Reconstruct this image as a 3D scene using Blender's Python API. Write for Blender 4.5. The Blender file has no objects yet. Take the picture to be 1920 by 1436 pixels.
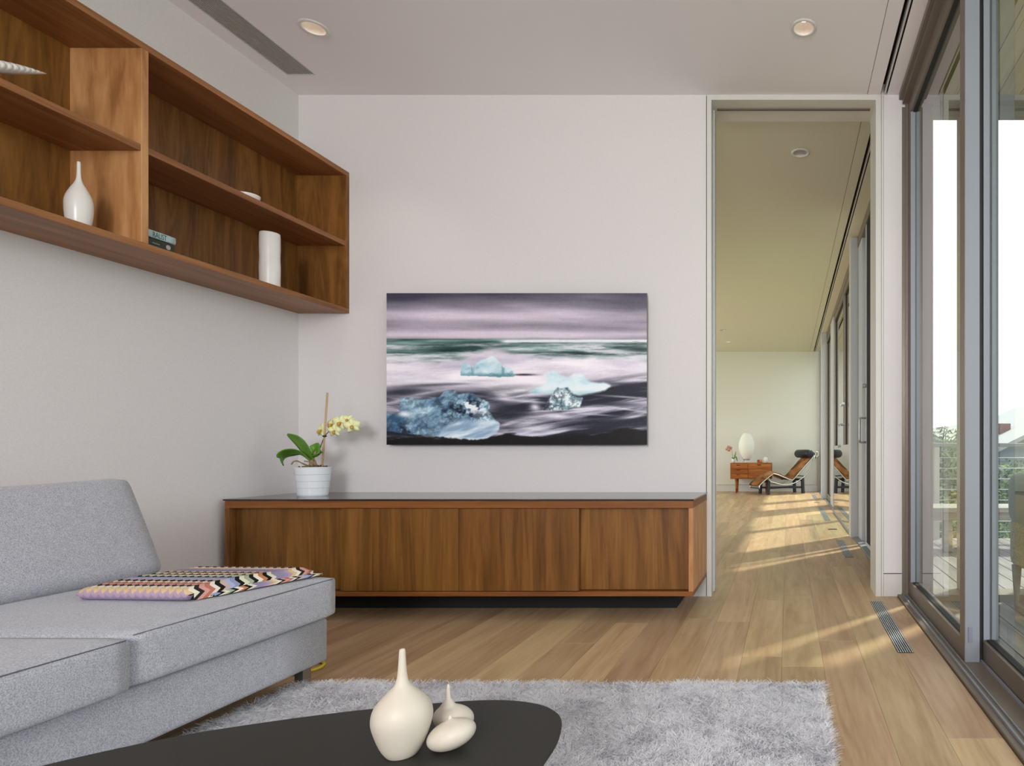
import bpy, bmesh, math, random
import numpy as np
from mathutils import Vector, Matrix

random.seed(7)
rng = np.random.default_rng(7)
scene = bpy.context.scene
COL = scene.collection
CEIL = 2.756          # ceiling height
BACK = 3.343          # room face of the dividing wall
BACK2 = 3.56          # its far-room face
FAR = 12.0            # end wall of the far room
LEFT = -2.69
REAR = -2.8

# ------------------------------------------------------------------ camera
cam_d = bpy.data.cameras.new('camera')
cam = bpy.data.objects.new('camera', cam_d)
COL.objects.link(cam)
cam.location = (0, 0, 0.8)
cam.rotation_euler = (math.radians(90), 0, 0)
cam_d.sensor_width = 36
cam_d.lens = 1140 / 1920 * 36
cam_d.shift_x = (960 - 1477) / 1920
cam_d.shift_y = (845 - 718) / 1920
cam_d.clip_start = 0.05
cam_d.clip_end = 1000
scene.camera = cam

# ------------------------------------------------------------------ view, world, lights
vs = scene.view_settings
vs.view_transform = 'Standard'
vs.look = 'None'
vs.gamma = 1
vs.use_curve_mapping = False
vs.exposure = 0.0
scene.cycles.max_bounces = 9

W = bpy.data.worlds.new('sky')
scene.world = W
W.use_nodes = True
nt = W.node_tree
nt.nodes.clear()
wo = nt.nodes.new('ShaderNodeOutputWorld')
bg = nt.nodes.new('ShaderNodeBackground')
tc = nt.nodes.new('ShaderNodeTexCoord')
mp = nt.nodes.new('ShaderNodeMapping')
mp.inputs['Scale'].default_value = (2.2, 2.2, 6)
no = nt.nodes.new('ShaderNodeTexNoise')
no.inputs['Scale'].default_value = 1.6
no.inputs['Detail'].default_value = 6
rp = nt.nodes.new('ShaderNodeValToRGB')
rp.color_ramp.elements[0].position = 0.38
rp.color_ramp.elements[0].color = (0.78, 0.88, 1.0, 1)
rp.color_ramp.elements[1].position = 0.6
rp.color_ramp.elements[1].color = (1.0, 1.0, 1.0, 1)
nt.links.new(tc.outputs['Generated'], mp.inputs['Vector'])
nt.links.new(mp.outputs['Vector'], no.inputs['Vector'])
nt.links.new(no.outputs['Fac'], rp.inputs['Fac'])
nt.links.new(rp.outputs['Color'], bg.inputs['Color'])
nt.links.new(bg.outputs['Background'], wo.inputs['Surface'])
bg.inputs['Strength'].default_value = 2.4

sd = bpy.data.lights.new('sun', 'SUN')
sd.energy = 5.6
sd.angle = math.radians(2.5)
sd.color = (1.0, 0.95, 0.85)
sun = bpy.data.objects.new('sun', sd)
COL.objects.link(sun)
d = Vector((-0.70, -0.71, -1.6)).normalized()
sun.rotation_euler = d.to_track_quat('-Z', 'Y').to_euler()
sun.location = (6, 9, 12)


def area(name, loc, direction, sx, sy, power, color=(1, 1, 1), portal=False):
    l = bpy.data.lights.new(name, 'AREA')
    l.shape = 'RECTANGLE'
    l.size = sx
    l.size_y = sy
    l.energy = power
    l.color = color
    if portal:
        l.cycles.is_portal = True
    o = bpy.data.objects.new(name, l)
    COL.objects.link(o)
    o.location = loc
    o.rotation_euler = Vector(direction).to_track_quat('-Z', 'Y').to_euler()
    return o


# added fill light behind the camera, in place of a flash
area('rear_added_fill', (-0.20, REAR - 0.32, 1.85), (0, 1, 0.0), 1.4, 1.45, 168, (0.985, 0.955, 1.0))
# added fill light on the unseen left side, to brighten the far room
area('far_added_fill', (-4.75, 8.6, 1.5), (1, 0, 0), 5.2, 2.0, 125, (1.0, 0.98, 0.93))

# ------------------------------------------------------------------ materials
def lin(c):
    return tuple(((v / 255) / 12.92 if v / 255 <= 0.04045 else ((v / 255 + 0.055) / 1.055) ** 2.4) for v in c) + (1,)


class M:
    """small node helper"""
    def __init__(s, name):
        s.m = bpy.data.materials.new(name)
        s.m.use_nodes = True
        s.t = s.m.node_tree
        s.b = s.t.nodes['Principled BSDF']
        s.out = s.t.nodes['Material Output']

    def n(s, kind, **kw):
        nd = s.t.nodes.new('ShaderNode' + kind)
        for k, v in kw.items():
            if hasattr(nd, k) and k not in nd.inputs:
                setattr(nd, k, v)
            else:
                nd.inputs[k].default_value = v
        return nd

    def l(s, a, b):
        s.t.links.new(a, b)

    def ramp(s, fac, stops, interp='LINEAR'):
        r = s.n('ValToRGB')
        cr = r.color_ramp
        cr.interpolation = interp
        while len(cr.elements) < len(stops):
            cr.elements.new(0.5)
        for e, (p, c) in zip(cr.elements, stops):
            e.position = p
            e.color = c
        s.l(fac, r.inputs['Fac'])
        return r

    def bump(s, h, strength=0.3, dist=0.002):
        b = s.n('Bump')
        b.inputs['Strength'].default_value = strength
        b.inputs['Distance'].default_value = dist
        s.l(h, b.inputs['Height'])
        s.l(b.outputs['Normal'], s.b.inputs['Normal'])


def plain(name, rgb, rough=0.5, metal=0.0, spec=0.5, noise=None, coat=0.0):
    k = M(name)
    k.b.inputs['Base Color'].default_value = lin(rgb)
    k.b.inputs['Roughness'].default_value = rough
    k.b.inputs['Metallic'].default_value = metal
    k.b.inputs['Specular IOR Level'].default_value = spec
    k.b.inputs['Coat Weight'].default_value = coat
    if noise:
        g = k.n('NewGeometry')
        nz = k.n('TexNoise', Scale=noise[0], Detail=4.0)
        k.l(g.outputs['Position'], nz.inputs['Vector'])
        k.bump(nz.outputs['Fac'], noise[1], 0.003)
        c = lin(rgb)
        r = k.ramp(nz.outputs['Fac'], [(0.3, tuple(v * 0.95 for v in c[:3]) + (1,)), (0.7, tuple(min(1, v * 1.04) for v in c[:3]) + (1,))])
        k.l(r.outputs['Color'], k.b.inputs['Base Color'])
    return k.m


def wood(name, dark, mid, light, axis='z', across=16.0, along=0.9, rough=0.42, var=0.25, knots=False):
    k = M(name)
    g = k.n('NewGeometry')
    oi = k.n('ObjectInfo')
    mul = k.n('VectorMath', operation='SCALE')
    mul.inputs[0].default_value = (3.1, 7.7, 5.3)
    k.l(oi.outputs['Random'], mul.inputs['Scale'])
    add = k.n('VectorMath', operation='ADD')
    k.l(g.outputs['Position'], add.inputs[0])
    k.l(mul.outputs['Vector'], add.inputs[1])
    sc = {'x': (along, across, across), 'y': (across, along, across), 'z': (across, across, along)}[axis]
    m1 = k.n('Mapping')
    m1.inputs['Scale'].default_value = sc
    k.l(add.outputs['Vector'], m1.inputs['Vector'])
    n1 = k.n('TexNoise', Scale=1.0, Detail=5.0, Roughness=0.55, Distortion=0.7)
    k.l(m1.outputs['Vector'], n1.inputs['Vector'])
    m2 = k.n('Mapping')
    m2.inputs['Scale'].default_value = tuple(v * 7 for v in sc)
    k.l(add.outputs['Vector'], m2.inputs['Vector'])
    n2 = k.n('TexNoise', Scale=1.0, Detail=3.0, Roughness=0.6)
    k.l(m2.outputs['Vector'], n2.inputs['Vector'])
    m3 = k.n('Mapping')
    m3.inputs['Scale'].default_value = tuple(v * 0.42 for v in sc)
    k.l(add.outputs['Vector'], m3.inputs['Vector'])
    w = k.n('TexNoise', Scale=1.0, Detail=2.0, Distortion=2.5)
    k.l(m3.outputs['Vector'], w.inputs['Vector'])
    # ring bands made from the slow noise
    bs = k.n('Math', operation='MULTIPLY')
    bs.inputs[1].default_value = 26.0
    k.l(w.outputs['Fac'], bs.inputs[0])
    sn = k.n('Math', operation='SINE')
    k.l(bs.outputs[0], sn.inputs[0])
    a1 = k.n('Math', operation='MULTIPLY_ADD')
    a1.inputs[1].default_value = 0.07
    k.l(sn.outputs[0], a1.inputs[0])
    k.l(n1.outputs['Fac'], a1.inputs[2])
    a2 = k.n('Math', operation='MULTIPLY_ADD')
    a2.inputs[1].default_value = 0.35
    k.l(n2.outputs['Fac'], a2.inputs[0])
    k.l(a1.outputs[0], a2.inputs[2])
    r = k.ramp(a2.outputs[0], [(0.45, lin(dark)), (0.66, lin(mid)), (0.9, lin(light))])
    if knots:
        m4 = k.n('Mapping')
        m4.inputs['Scale'].default_value = (5.5, 5.5, 3.4)
        k.l(add.outputs['Vector'], m4.inputs['Vector'])
        vo = k.n('TexVoronoi', Scale=1.0)
        k.l(m4.outputs['Vector'], vo.inputs['Vector'])
        km = k.n('MapRange', interpolation_type='SMOOTHSTEP')
        km.inputs['From Min'].default_value = 0.03
        km.inputs['From Max'].default_value = 0.20
        km.inputs['To Min'].default_value = 0.45
        km.inputs['To Max'].default_value = 0.0
        k.l(vo.outputs['Distance'], km.inputs['Value'])
        kx = k.n('MixRGB')
        kx.inputs['Color2'].default_value = lin(dark)
        k.l(km.outputs['Result'], kx.inputs['Fac'])
        k.l(r.outputs['Color'], kx.inputs['Color1'])
        r = kx
    # object to object variation
    hv = k.n('HueSaturation')
    mr = k.n('MapRange')
    mr.inputs['To Min'].default_value = 1 - var
    mr.inputs['To Max'].default_value = 1 + var
    k.l(oi.outputs['Random'], mr.inputs['Value'])
    k.l(mr.outputs['Result'], hv.inputs['Value'])
    h1 = k.n('Math', operation='MULTIPLY')
    h1.inputs[1].default_value = 7.31
    k.l(oi.outputs['Random'], h1.inputs[0])
    h2 = k.n('Math', operation='FRACT')
    k.l(h1.outputs[0], h2.inputs[0])
    h3 = k.n('MapRange')
    h3.inputs['To Min'].default_value = 0.5 - var * 0.04
    h3.inputs['To Max'].default_value = 0.5 + var * 0.08
    k.l(h2.outputs[0], h3.inputs['Value'])
    k.l(h3.outputs['Result'], hv.inputs['Hue'])
    k.l(r.outputs['Color'], hv.inputs['Color'])
    k.l(hv.outputs['Color'], k.b.inputs['Base Color'])
    k.b.inputs['Roughness'].default_value = rough
    k.b.inputs['Specular IOR Level'].default_value = 0.35
    k.bump(n2.outputs['Fac'], 0.08, 0.001)
    return k.m


def glass_mat(name, tint, extra=0.0):
    k = M(name)
    k.t.nodes.remove(k.b)
    tr = k.n('BsdfTransparent')
    tr.inputs['Color'].default_value = tint
    gl = k.n('BsdfGlossy')
    gl.inputs['Roughness'].default_value = 0.0
    fr = k.n('Fresnel')
    fr.inputs['IOR'].default_value = 1.5
    ge = k.n('NewGeometry')
    inv = k.n('Math', operation='SUBTRACT')
    inv.inputs[0].default_value = 1.0
    k.l(ge.outputs['Backfacing'], inv.inputs[1])
    a = k.n('Math', operation='MULTIPLY_ADD')
    a.inputs[1].default_value = 1.6
    a.inputs[2].default_value = extra
    k.l(fr.outputs['Fac'], a.inputs[0])
    mu = k.n('Math', operation='MULTIPLY')
    mu.use_clamp = True
    k.l(a.outputs[0], mu.inputs[0])
    k.l(inv.outputs[0], mu.inputs[1])
    mx = k.n('MixShader')
    k.l(mu.outputs[0], mx.inputs[0])
    k.l(tr.outputs[0], mx.inputs[1])
    k.l(gl.outputs[0], mx.inputs[2])
    k.l(mx.outputs[0], k.out.inputs['Surface'])
    return k.m


def fabric(name, c1, c2, scale=420, strength=0.5):
    k = M(name)
    g = k.n('NewGeometry')
    n1 = k.n('TexNoise', Scale=scale, Detail=3.0, Roughness=0.7)
    n2 = k.n('TexNoise', Scale=scale * 0.12, Detail=3.0)
    k.l(g.outputs['Position'], n1.inputs['Vector'])
    k.l(g.outputs['Position'], n2.inputs['Vector'])
    a = k.n('Math', operation='MULTIPLY_ADD')
    a.inputs[1].default_value = 0.10
    k.l(n2.outputs['Fac'], a.inputs[0])
    k.l(n1.outputs['Fac'], a.inputs[2])
    r = k.ramp(a.outputs[0], [(0.40, lin(c1)), (0.70, lin(c2))])
    k.l(r.outputs['Color'], k.b.inputs['Base Color'])
    k.b.inputs['Roughness'].default_value = 0.95
    k.b.inputs['Specular IOR Level'].default_value = 0.15
    k.b.inputs['Sheen Weight'].default_value = 0.25
    k.bump(n1.outputs['Fac'], strength, 0.002)
    return k.m


def vcol(name, attr='Col', rough=0.5, spec=0.4):
    k = M(name)
    a = k.n('Attribute')
    a.attribute_name = attr
    k.l(a.outputs['Color'], k.b.inputs['Base Color'])
    k.b.inputs['Roughness'].default_value = rough
    k.b.inputs['Specular IOR Level'].default_value = spec
    return k.m


def emit(name, rgb, strength):
    k = M(name)
    k.b.inputs['Base Color'].default_value = (0, 0, 0, 1)
    k.b.inputs['Emission Color'].default_value = lin(rgb)
    k.b.inputs['Emission Strength'].default_value = strength
    return k.m


m_wall = plain('wall_paint', (226, 220, 221), 0.8, noise=(260, 0.06))
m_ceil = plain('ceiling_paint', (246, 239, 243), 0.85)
m_trim = plain('trim_paint', (216, 212, 208), 0.45)
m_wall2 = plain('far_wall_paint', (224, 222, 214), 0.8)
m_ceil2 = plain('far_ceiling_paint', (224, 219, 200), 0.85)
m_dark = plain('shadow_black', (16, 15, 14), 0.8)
m_slot = plain('slot_brown', (38, 33, 27), 0.8)
m_alu = plain('anodized_aluminium', (126, 114, 103), 0.42, metal=0.3)
m_alu_l = plain('pale_aluminium', (142, 146, 154), 0.5, metal=0.1)
m_alu_w = plain('white_window_frame', (196, 198, 202), 0.4)
m_gasket = plain('black_gasket', (18, 16, 14), 0.6)
m_glass = glass_mat('window_glass', (0.95, 0.975, 0.955, 1))
m_glass2 = glass_mat('guard_glass', (0.86, 0.93, 0.9, 1), 0.06)
m_screen = plain('dark_screen', (50, 54, 60), 0.8, spec=0.1)
m_chrome = plain('chrome', (215, 214, 208), 0.18, metal=1.0)
m_steel = plain('brushed_steel', (165, 165, 165), 0.35, metal=0.9)
m_wal_z = wood('walnut_vertical', (92, 57, 24), (122, 78, 36), (144, 96, 48), 'z', 15, 1.6, var=0.06)
m_wal_y = wood('walnut_lengthwise', (122, 75, 42), (143, 92, 55), (160, 107, 67), 'y', 22, 1.2, var=0.05)
m_wal_x = wood('walnut_crosswise', (108, 60, 26), (128, 74, 34), (146, 88, 44), 'x', 24, 1.2, var=0.05)
m_wal_lit = wood('walnut_lit', (156, 104, 62), (186, 132, 84), (206, 154, 104), 'z', 11, 1.6, var=0.04)  # walnut with stronger light put into its colour, for dividers and sides
m_con = wood('console_veneer', (94, 58, 20), (118, 76, 30), (136, 92, 42), 'z', 15, 1.0, var=0.05, knots=True)
m_floor = wood('oak_planks', (174, 141, 106), (192, 160, 124), (206, 176, 139), 'y', 13, 1.1, 0.36, var=0.16)
m_sofa = fabric('grey_wool', (146, 146, 156), (200, 199, 207), 330, 0.4)
m_seam = plain('seam_thread', (104, 104, 112), 0.9)
m_ctop = plain('smoked_glass_top', (52, 47, 46), 0.12, spec=0.6)
m_table = plain('black_satin_table', (44, 42, 38), 0.5, spec=0.35)
m_ivory = plain('ivory_ceramic', (208, 197, 183), 0.42, spec=0.35)
m_white = plain('white_ceramic', (230, 224, 220), 0.25, spec=0.5)
m_pot = plain('white_pot_glaze', (232, 234, 240), 0.25)
m_black = plain('black_leather', (22, 22, 24), 0.42)
m_blkmet = plain('black_steel', (50, 52, 60), 0.45, metal=0.2)
m_teak = wood('teak', (118, 58, 18), (158, 88, 34), (184, 112, 52), 'x', 26, 1.2, var=0.06)
m_white_paint = plain('white_lacquer', (235, 235, 232), 0.4)


# ------------------------------------------------------------------ mesh helpers
def link(o, parent=None):
    COL.objects.link(o)
    if parent is not None:
        o.parent = parent
        if parent.type == 'EMPTY':
            o.matrix_parent_inverse = Matrix.Translation(-Vector(parent.location))
    return o


def thing(name, loc, label, cat, group=None, kind=None):
    o = bpy.data.objects.new(name, None)
    o.empty_display_size = 0.05
    o.location = loc
    COL.objects.link(o)
    return tag(o, label, cat, group, kind)


def tag(o, label=None, cat=None, group=None, kind=None):
    if label:
        o['label'] = label
    if cat:
        o['category'] = cat
    if group:
        o['group'] = group
    if kind:
        o['kind'] = kind
    return o


def mesh(name, verts, faces, mat, parent=None, smooth=False, kind=None):
    me = bpy.data.meshes.new(name)
    me.from_pydata([tuple(v) for v in verts], [], [tuple(f) for f in faces])
    if smooth:
        me.polygons.foreach_set('use_smooth', [True] * len(me.polygons))
    me.materials.append(mat)
    me.update()
    o = bpy.data.objects.new(name, me)
    link(o, parent)
    if kind:
        o['kind'] = kind
    return o


def bm_obj(name, bm, mat, parent=None, smooth=False, kind=None):
    bmesh.ops.recalc_face_normals(bm, faces=bm.faces)
    me = bpy.data.meshes.new(name)
    bm.to_mesh(me)
    bm.free()
    if smooth:
        me.polygons.foreach_set('use_smooth', [True] * len(me.polygons))
    me.materials.append(mat)
    o = bpy.data.objects.new(name, me)
    link(o, parent)
    if kind:
        o['kind'] = kind
    return o


def add_box(bm, x0, x1, y0, y1, z0, z1):
    vs_ = [bm.verts.new(p) for p in ((x0, y0, z0), (x1, y0, z0), (x1, y1, z0), (x0, y1, z0),
                                     (x0, y0, z1), (x1, y0, z1), (x1, y1, z1), (x0, y1, z1))]
    for f in ((0, 3, 2, 1), (4, 5, 6, 7), (0, 1, 5, 4), (1, 2, 6, 5), (2, 3, 7, 6), (3, 0, 4, 7)):
        bm.faces.new([vs_[i] for i in f])


def box(name, x0, x1, y0, y1, z0, z1, mat, parent=None, bevel=0.0, kind=None, seg=1):
    bm = bmesh.new()
    add_box(bm, min(x0, x1), max(x0, x1), min(y0, y1), max(y0, y1), min(z0, z1), max(z0, z1))
    if bevel:
        bmesh.ops.bevel(bm, geom=bm.edges[:], offset=bevel, segments=seg, affect='EDGES', profile=0.5)
    return bm_obj(name, bm, mat, parent, kind=kind)


def boxes(name, lst, mat, parent=None, kind=None):
    bm = bmesh.new()
    for b in lst:
        add_box(bm, *b)
    return bm_obj(name, bm, mat, parent, kind=kind)


def add_tube(V, F, pts, r, seg=8, closed=False, cap=True):
    pts = [Vector(p) for p in pts]
    n = len(pts)
    rs = r if isinstance(r, (list, tuple)) else [r] * n
    base = len(V)
    up = None
    for i, p in enumerate(pts):
        a = pts[i - 1] if (i > 0 or closed) else p
        b = pts[(i + 1) % n] if (i < n - 1 or closed) else p
        t = (b - a).normalized()
        if up is None:
            up = t.orthogonal().normalized()
        up = (up - t * up.dot(t))
        if up.length < 1e-6:
            up = t.orthogonal()
        up.normalize()
        s = t.cross(up)
        for j in range(seg):
            ang = 2 * math.pi * j / seg
            V.append(p + (up * math.cos(ang) + s * math.sin(ang)) * rs[i])
    m = n if closed else n - 1
    for i in range(m):
        i2 = (i + 1) % n
        for j in range(seg):
            j2 = (j + 1) % seg
            F.append((base + i * seg + j, base + i * seg + j2, base + i2 * seg + j2, base + i2 * seg + j))
    if cap and not closed:
        F.append(tuple(base + j for j in range(seg))[::-1])
        F.append(tuple(base + (n - 1) * seg + j for j in range(seg)))


def tube(name, pts, r, mat, parent=None, seg=8, closed=False):
    V, F = [], []
    add_tube(V, F, pts, r, seg, closed)
    return mesh(name, V, F, mat, parent, smooth=True)


def smooth_path(pts, sub=6, closed=False):
    P = [Vector(p) for p in pts]
    n = len(P)
    out = []
    rngi = range(n if closed else n - 1)
    for i in rngi:
        p0 = P[i - 1] if (i > 0 or closed) else P[i]
        p1 = P[i]
        p2 = P[(i + 1) % n]
        p3 = P[(i + 2) % n] if (i + 2 < n or closed) else P[(i + 1) % n]
        for s in range(sub):
            t = s / sub
            out.append(0.5 * ((2 * p1) + (p2 - p0) * t + (2 * p0 - 5 * p1 + 4 * p2 - p3) * t * t + (3 * p1 - p0 - 3 * p2 + p3) * t ** 3))
    if not closed:
        out.append(P[-1])
    return out


def lathe(name, prof, c, mat, parent=None, seg=32, smooth=True, rot=None, sub=0, cap_ends=True):
    if sub:
        pp = smooth_path([(r, z, 0) for r, z in prof], sub)
        prof = [(max(p.x, 0), p.y) for p in pp]
    V, F = [], []
    for r, z in prof:
        for j in range(seg):
            a = 2 * math.pi * j / seg
            V.append(Vector((r * math.cos(a), r * math.sin(a), z)))
    n = len(prof)
    for i in range(n - 1):
        for j in range(seg):
            j2 = (j + 1) % seg
            F.append((i * seg + j, i * seg + j2, (i + 1) * seg + j2, (i + 1) * seg + j))
    if cap_ends:
        F.append(tuple(range(seg))[::-1])
        F.append(tuple((n - 1) * seg + j for j in range(seg)))
    if rot is not None:
        V = [rot @ v for v in V]
    V = [v + Vector(c) for v in V]
    return mesh(name, V, F, mat, parent, smooth)


def rbox_mesh(hx, hy, hz, r, n=12, crown=(0, 0, 0)):
    """rounded box centred on the origin; crown = how far each face pair bulges"""
    bm = bmesh.new()
    bmesh.ops.create_cube(bm, size=2)
    bmesh.ops.subdivide_edges(bm, edges=bm.edges[:], cuts=n, use_grid_fill=True)
    H = Vector((hx, hy, hz))
    for v in bm.verts:
        u = v.co.copy()
        # push grid lines towards the rounded borders
        p = Vector([math.copysign(abs(u[i]) ** 0.8, u[i]) * H[i] for i in range(3)])
        inner = Vector([max(-(H[i] - r), min(H[i] - r, p[i])) for i in range(3)])
        dlt = p - inner
        if dlt.length > 1e-9:
            p = inner + dlt.normalized() * r
        s = [p[i] / H[i] for i in range(3)]
        for i in range(3):
            j, k = (i + 1) % 3, (i + 2) % 3
            p[i] += crown[i] * s[i] * max(0, 1 - s[j] ** 2) ** 0.7 * max(0, 1 - s[k] ** 2) ** 0.7
        v.co = p
    return bm


def rbox(name, x0, x1, y0, y1, z0, z1, r, mat, parent=None, n=12, crown=(0, 0, 0), rot=None, fn=None):
    bm = rbox_mesh((x1 - x0) / 2, (y1 - y0) / 2, (z1 - z0) / 2, r, n, crown)
    c = Vector(((x0 + x1) / 2, (y0 + y1) / 2, (z0 + z1) / 2))
    for v in bm.verts:
        if rot is not None:
            v.co = rot @ v.co
        v.co = v.co + c
        if fn:
            v.co = fn(v.co)
    return bm_obj(name, bm, mat, parent, smooth=True)


# ------------------------------------------------------------------ structure: floor
PLW = 0.1555
FX1 = 0.60
fl = box('floor', -4.6, 0.82, REAR - 0.2, FAR + 0.2, -0.2, -0.012, plain('subfloor', (130, 100, 72), 0.8), kind='structure')
bm = bmesh.new()
add_box(bm, -0.5, 0.5, -0.5, 0.5, -0.012, 0.0)
bmesh.ops.bevel(bm, geom=[e for e in bm.edges if e.verts[0].co.z > -0.001 and e.verts[1].co.z > -0.001], offset=0.0009, segments=1, affect='EDGES')
bmesh.ops.recalc_face_normals(bm, faces=bm.faces)
plank_me = bpy.data.meshes.new('plank')
bm.to_mesh(plank_me)
bm.free()
plank_me.materials.append(m_floor)
row = 0
x1 = FX1
while x1 > LEFT + 0.01:
    x0 = max(x1 - PLW, LEFT)
    y = REAR - random.uniform(0, 1.2)
    yend = FAR
    while y < yend:
        L = random.uniform(0.85, 1.9)
        a, b = max(y, REAR), min(y + L, yend)
        if yend - b < 0.3:
            b = yend
        if b - a > 0.02:
            o = bpy.data.objects.new('plank', plank_me)
            o.location = ((x0 + x1) / 2, (a + b) / 2, 0)
            o.scale = (x1 - x0 - 0.0006, b - a - 0.0006, 1)
            link(o, fl)
        y = b if b == yend else y + L
        if b == yend:
            break
    x1 -= PLW
    row += 1

# ------------------------------------------------------------------ structure: walls
BBH = 0.122
box('wall_left', LEFT - 0.2, LEFT, REAR - 0.2, BACK2, 0, CEIL + 0.3, m_wall, kind='structure')
# dividing wall: left of the door opening and right of it
wb = box('wall_back', LEFT, -0.4487, BACK, BACK2, BBH + 0.005, CEIL + 0.3, m_wall, kind='structure')
box('wall_panel', 0.5275, 0.645, BACK, BACK2, BBH + 0.005, CEIL + 0.3, m_wall, wb)
box('wall_core', LEFT, -0.4487, BACK + 0.012, BACK2 - 0.012, 0, BBH + 0.006, m_dark, wb)
box('wall_core', 0.5275, 0.645, BACK + 0.012, BACK2 - 0.012, 0, BBH + 0.006, m_dark, wb)
box('wall_header', -0.4487, 0.5275, BACK + 0.002, BACK2, CEIL - 0.002, CEIL + 0.3, m_wall, wb)
bb = box('baseboard_back', LEFT, -0.4487, BACK, BACK2, 0, BBH, m_trim, kind='structure')
box('baseboard_block', 0.5275, 0.645, BACK, BACK2, 0, BBH, m_trim, bb)
box('baseboard_left', LEFT, LEFT + 0.008, REAR, BACK, 0, BBH, m_trim, kind='structure')
# far room
box('wall_far', -4.4, 0.9, FAR, FAR + 0.2, 0.13, CEIL + 0.3, m_wall2, kind='structure')
box('baseboard_far', -4.4, 0.62, FAR - 0.006, FAR + 0.2, 0, 0.125, m_trim, kind='structure')
FW = (6.0, 11.2, 0.4, 2.6)  # made-up window opening in the unseen wall, for the added fill light
boxes('wall_far_left', [(-4.6, -4.4, BACK2, FW[0], 0, CEIL + 0.3), (-4.6, -4.4, FW[1], FAR + 0.2, 0, CEIL + 0.3),
                        (-4.6, -4.4, FW[0], FW[1], 0, FW[2]), (-4.6, -4.4, FW[0], FW[1], FW[3], CEIL + 0.3)], m_wall2, kind='structure')
w4 = boxes('added_window_4', [(-4.53, -4.47, FW[0], FW[0] + 0.05, FW[2], FW[3]), (-4.53, -4.47, FW[1] - 0.05, FW[1], FW[2], FW[3]), (-4.53, -4.47, 8.57, 8.63, FW[2], FW[3]),
                        (-4.53, -4.47, FW[0], FW[1], FW[2], FW[2] + 0.05), (-4.53, -4.47, FW[0], FW[1], FW[3] - 0.05, FW[3])], m_alu, kind='structure')
box('pane', -4.504, -4.496, FW[0] + 0.04, 8.58, FW[2] + 0.04, FW[3] - 0.04, m_glass, w4)
box('pane', -4.504, -4.496, 8.62, FW[1] - 0.04, FW[2] + 0.04, FW[3] - 0.04, m_glass, w4)
box('wall_far_near_side', -4.6, LEFT - 0.2, BACK2 - 0.1, BACK2, 0, CEIL + 0.3, m_wall2, kind='structure')
# rear wall, with a made-up window opening for the added fill light
RW = (-1.15, 0.6, 1.1, 2.65)
boxes('wall_rear', [(LEFT - 0.2, RW[0], REAR - 0.2, REAR, 0, CEIL + 0.3), (RW[1], 0.9, REAR - 0.2, REAR, 0, CEIL + 0.3),
                    (RW[0], RW[1], REAR - 0.2, REAR, 0, RW[2]), (RW[0], RW[1], REAR - 0.2, REAR, RW[3], CEIL + 0.3)],
      m_wall, kind='structure')
w2 = boxes('added_window_2', [(RW[0], RW[0] + 0.05, REAR - 0.14, REAR - 0.06, RW[2], RW[3]), (RW[1] - 0.05, RW[1], REAR - 0.14, REAR - 0.06, RW[2], RW[3]),
                        (RW[0], RW[1], REAR - 0.14, REAR - 0.06, RW[2], RW[2] + 0.05), (RW[0], RW[1], REAR - 0.14, REAR - 0.06, RW[3] - 0.05, RW[3])],
            m_alu, kind='structure')
box('pane', RW[0] + 0.04, RW[1] - 0.04, REAR - 0.105, REAR - 0.095, RW[2] + 0.04, RW[3] - 0.04, m_glass, w2)
# door casing (flush frame with a dark reveal) and pocket-door track
CT = 0.029
dc = boxes('trim_1', [(-0.4447, -0.4447 + CT - 0.004, BACK - 0.002, BACK2 + 0.002, 0, CEIL),
                      (0.513 - CT, 0.513, BACK - 0.002, BACK2 + 0.002, 0, CEIL),
                      (-0.4447 + CT - 0.004, 0.513 - CT, BACK - 0.002, BACK2 + 0.002, 2.728, CEIL)], m_trim, kind='structure')
boxes('reveal', [(-0.449, -0.4445, BACK + 0.008, BACK2, 0, CEIL), (0.5128, 0.528, BACK + 0.008, BACK2 - 0.008, 0, CEIL)], m_dark, dc)
box('casing_return', 0.515, 0.5262, BACK + 0.0, BACK + 0.02, 0, CEIL, m_trim, dc)
box('door_track', -0.40, 0.465, BACK + 0.08, BACK + 0.098, 2.722, 2.7285, plain('track_grey', (110, 104, 92), 0.5), dc)
box('door_edge', -0.4196, -0.412, BACK + 0.085, BACK + 0.125, 0.01, 2.72, m_alu_w, dc)

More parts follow.
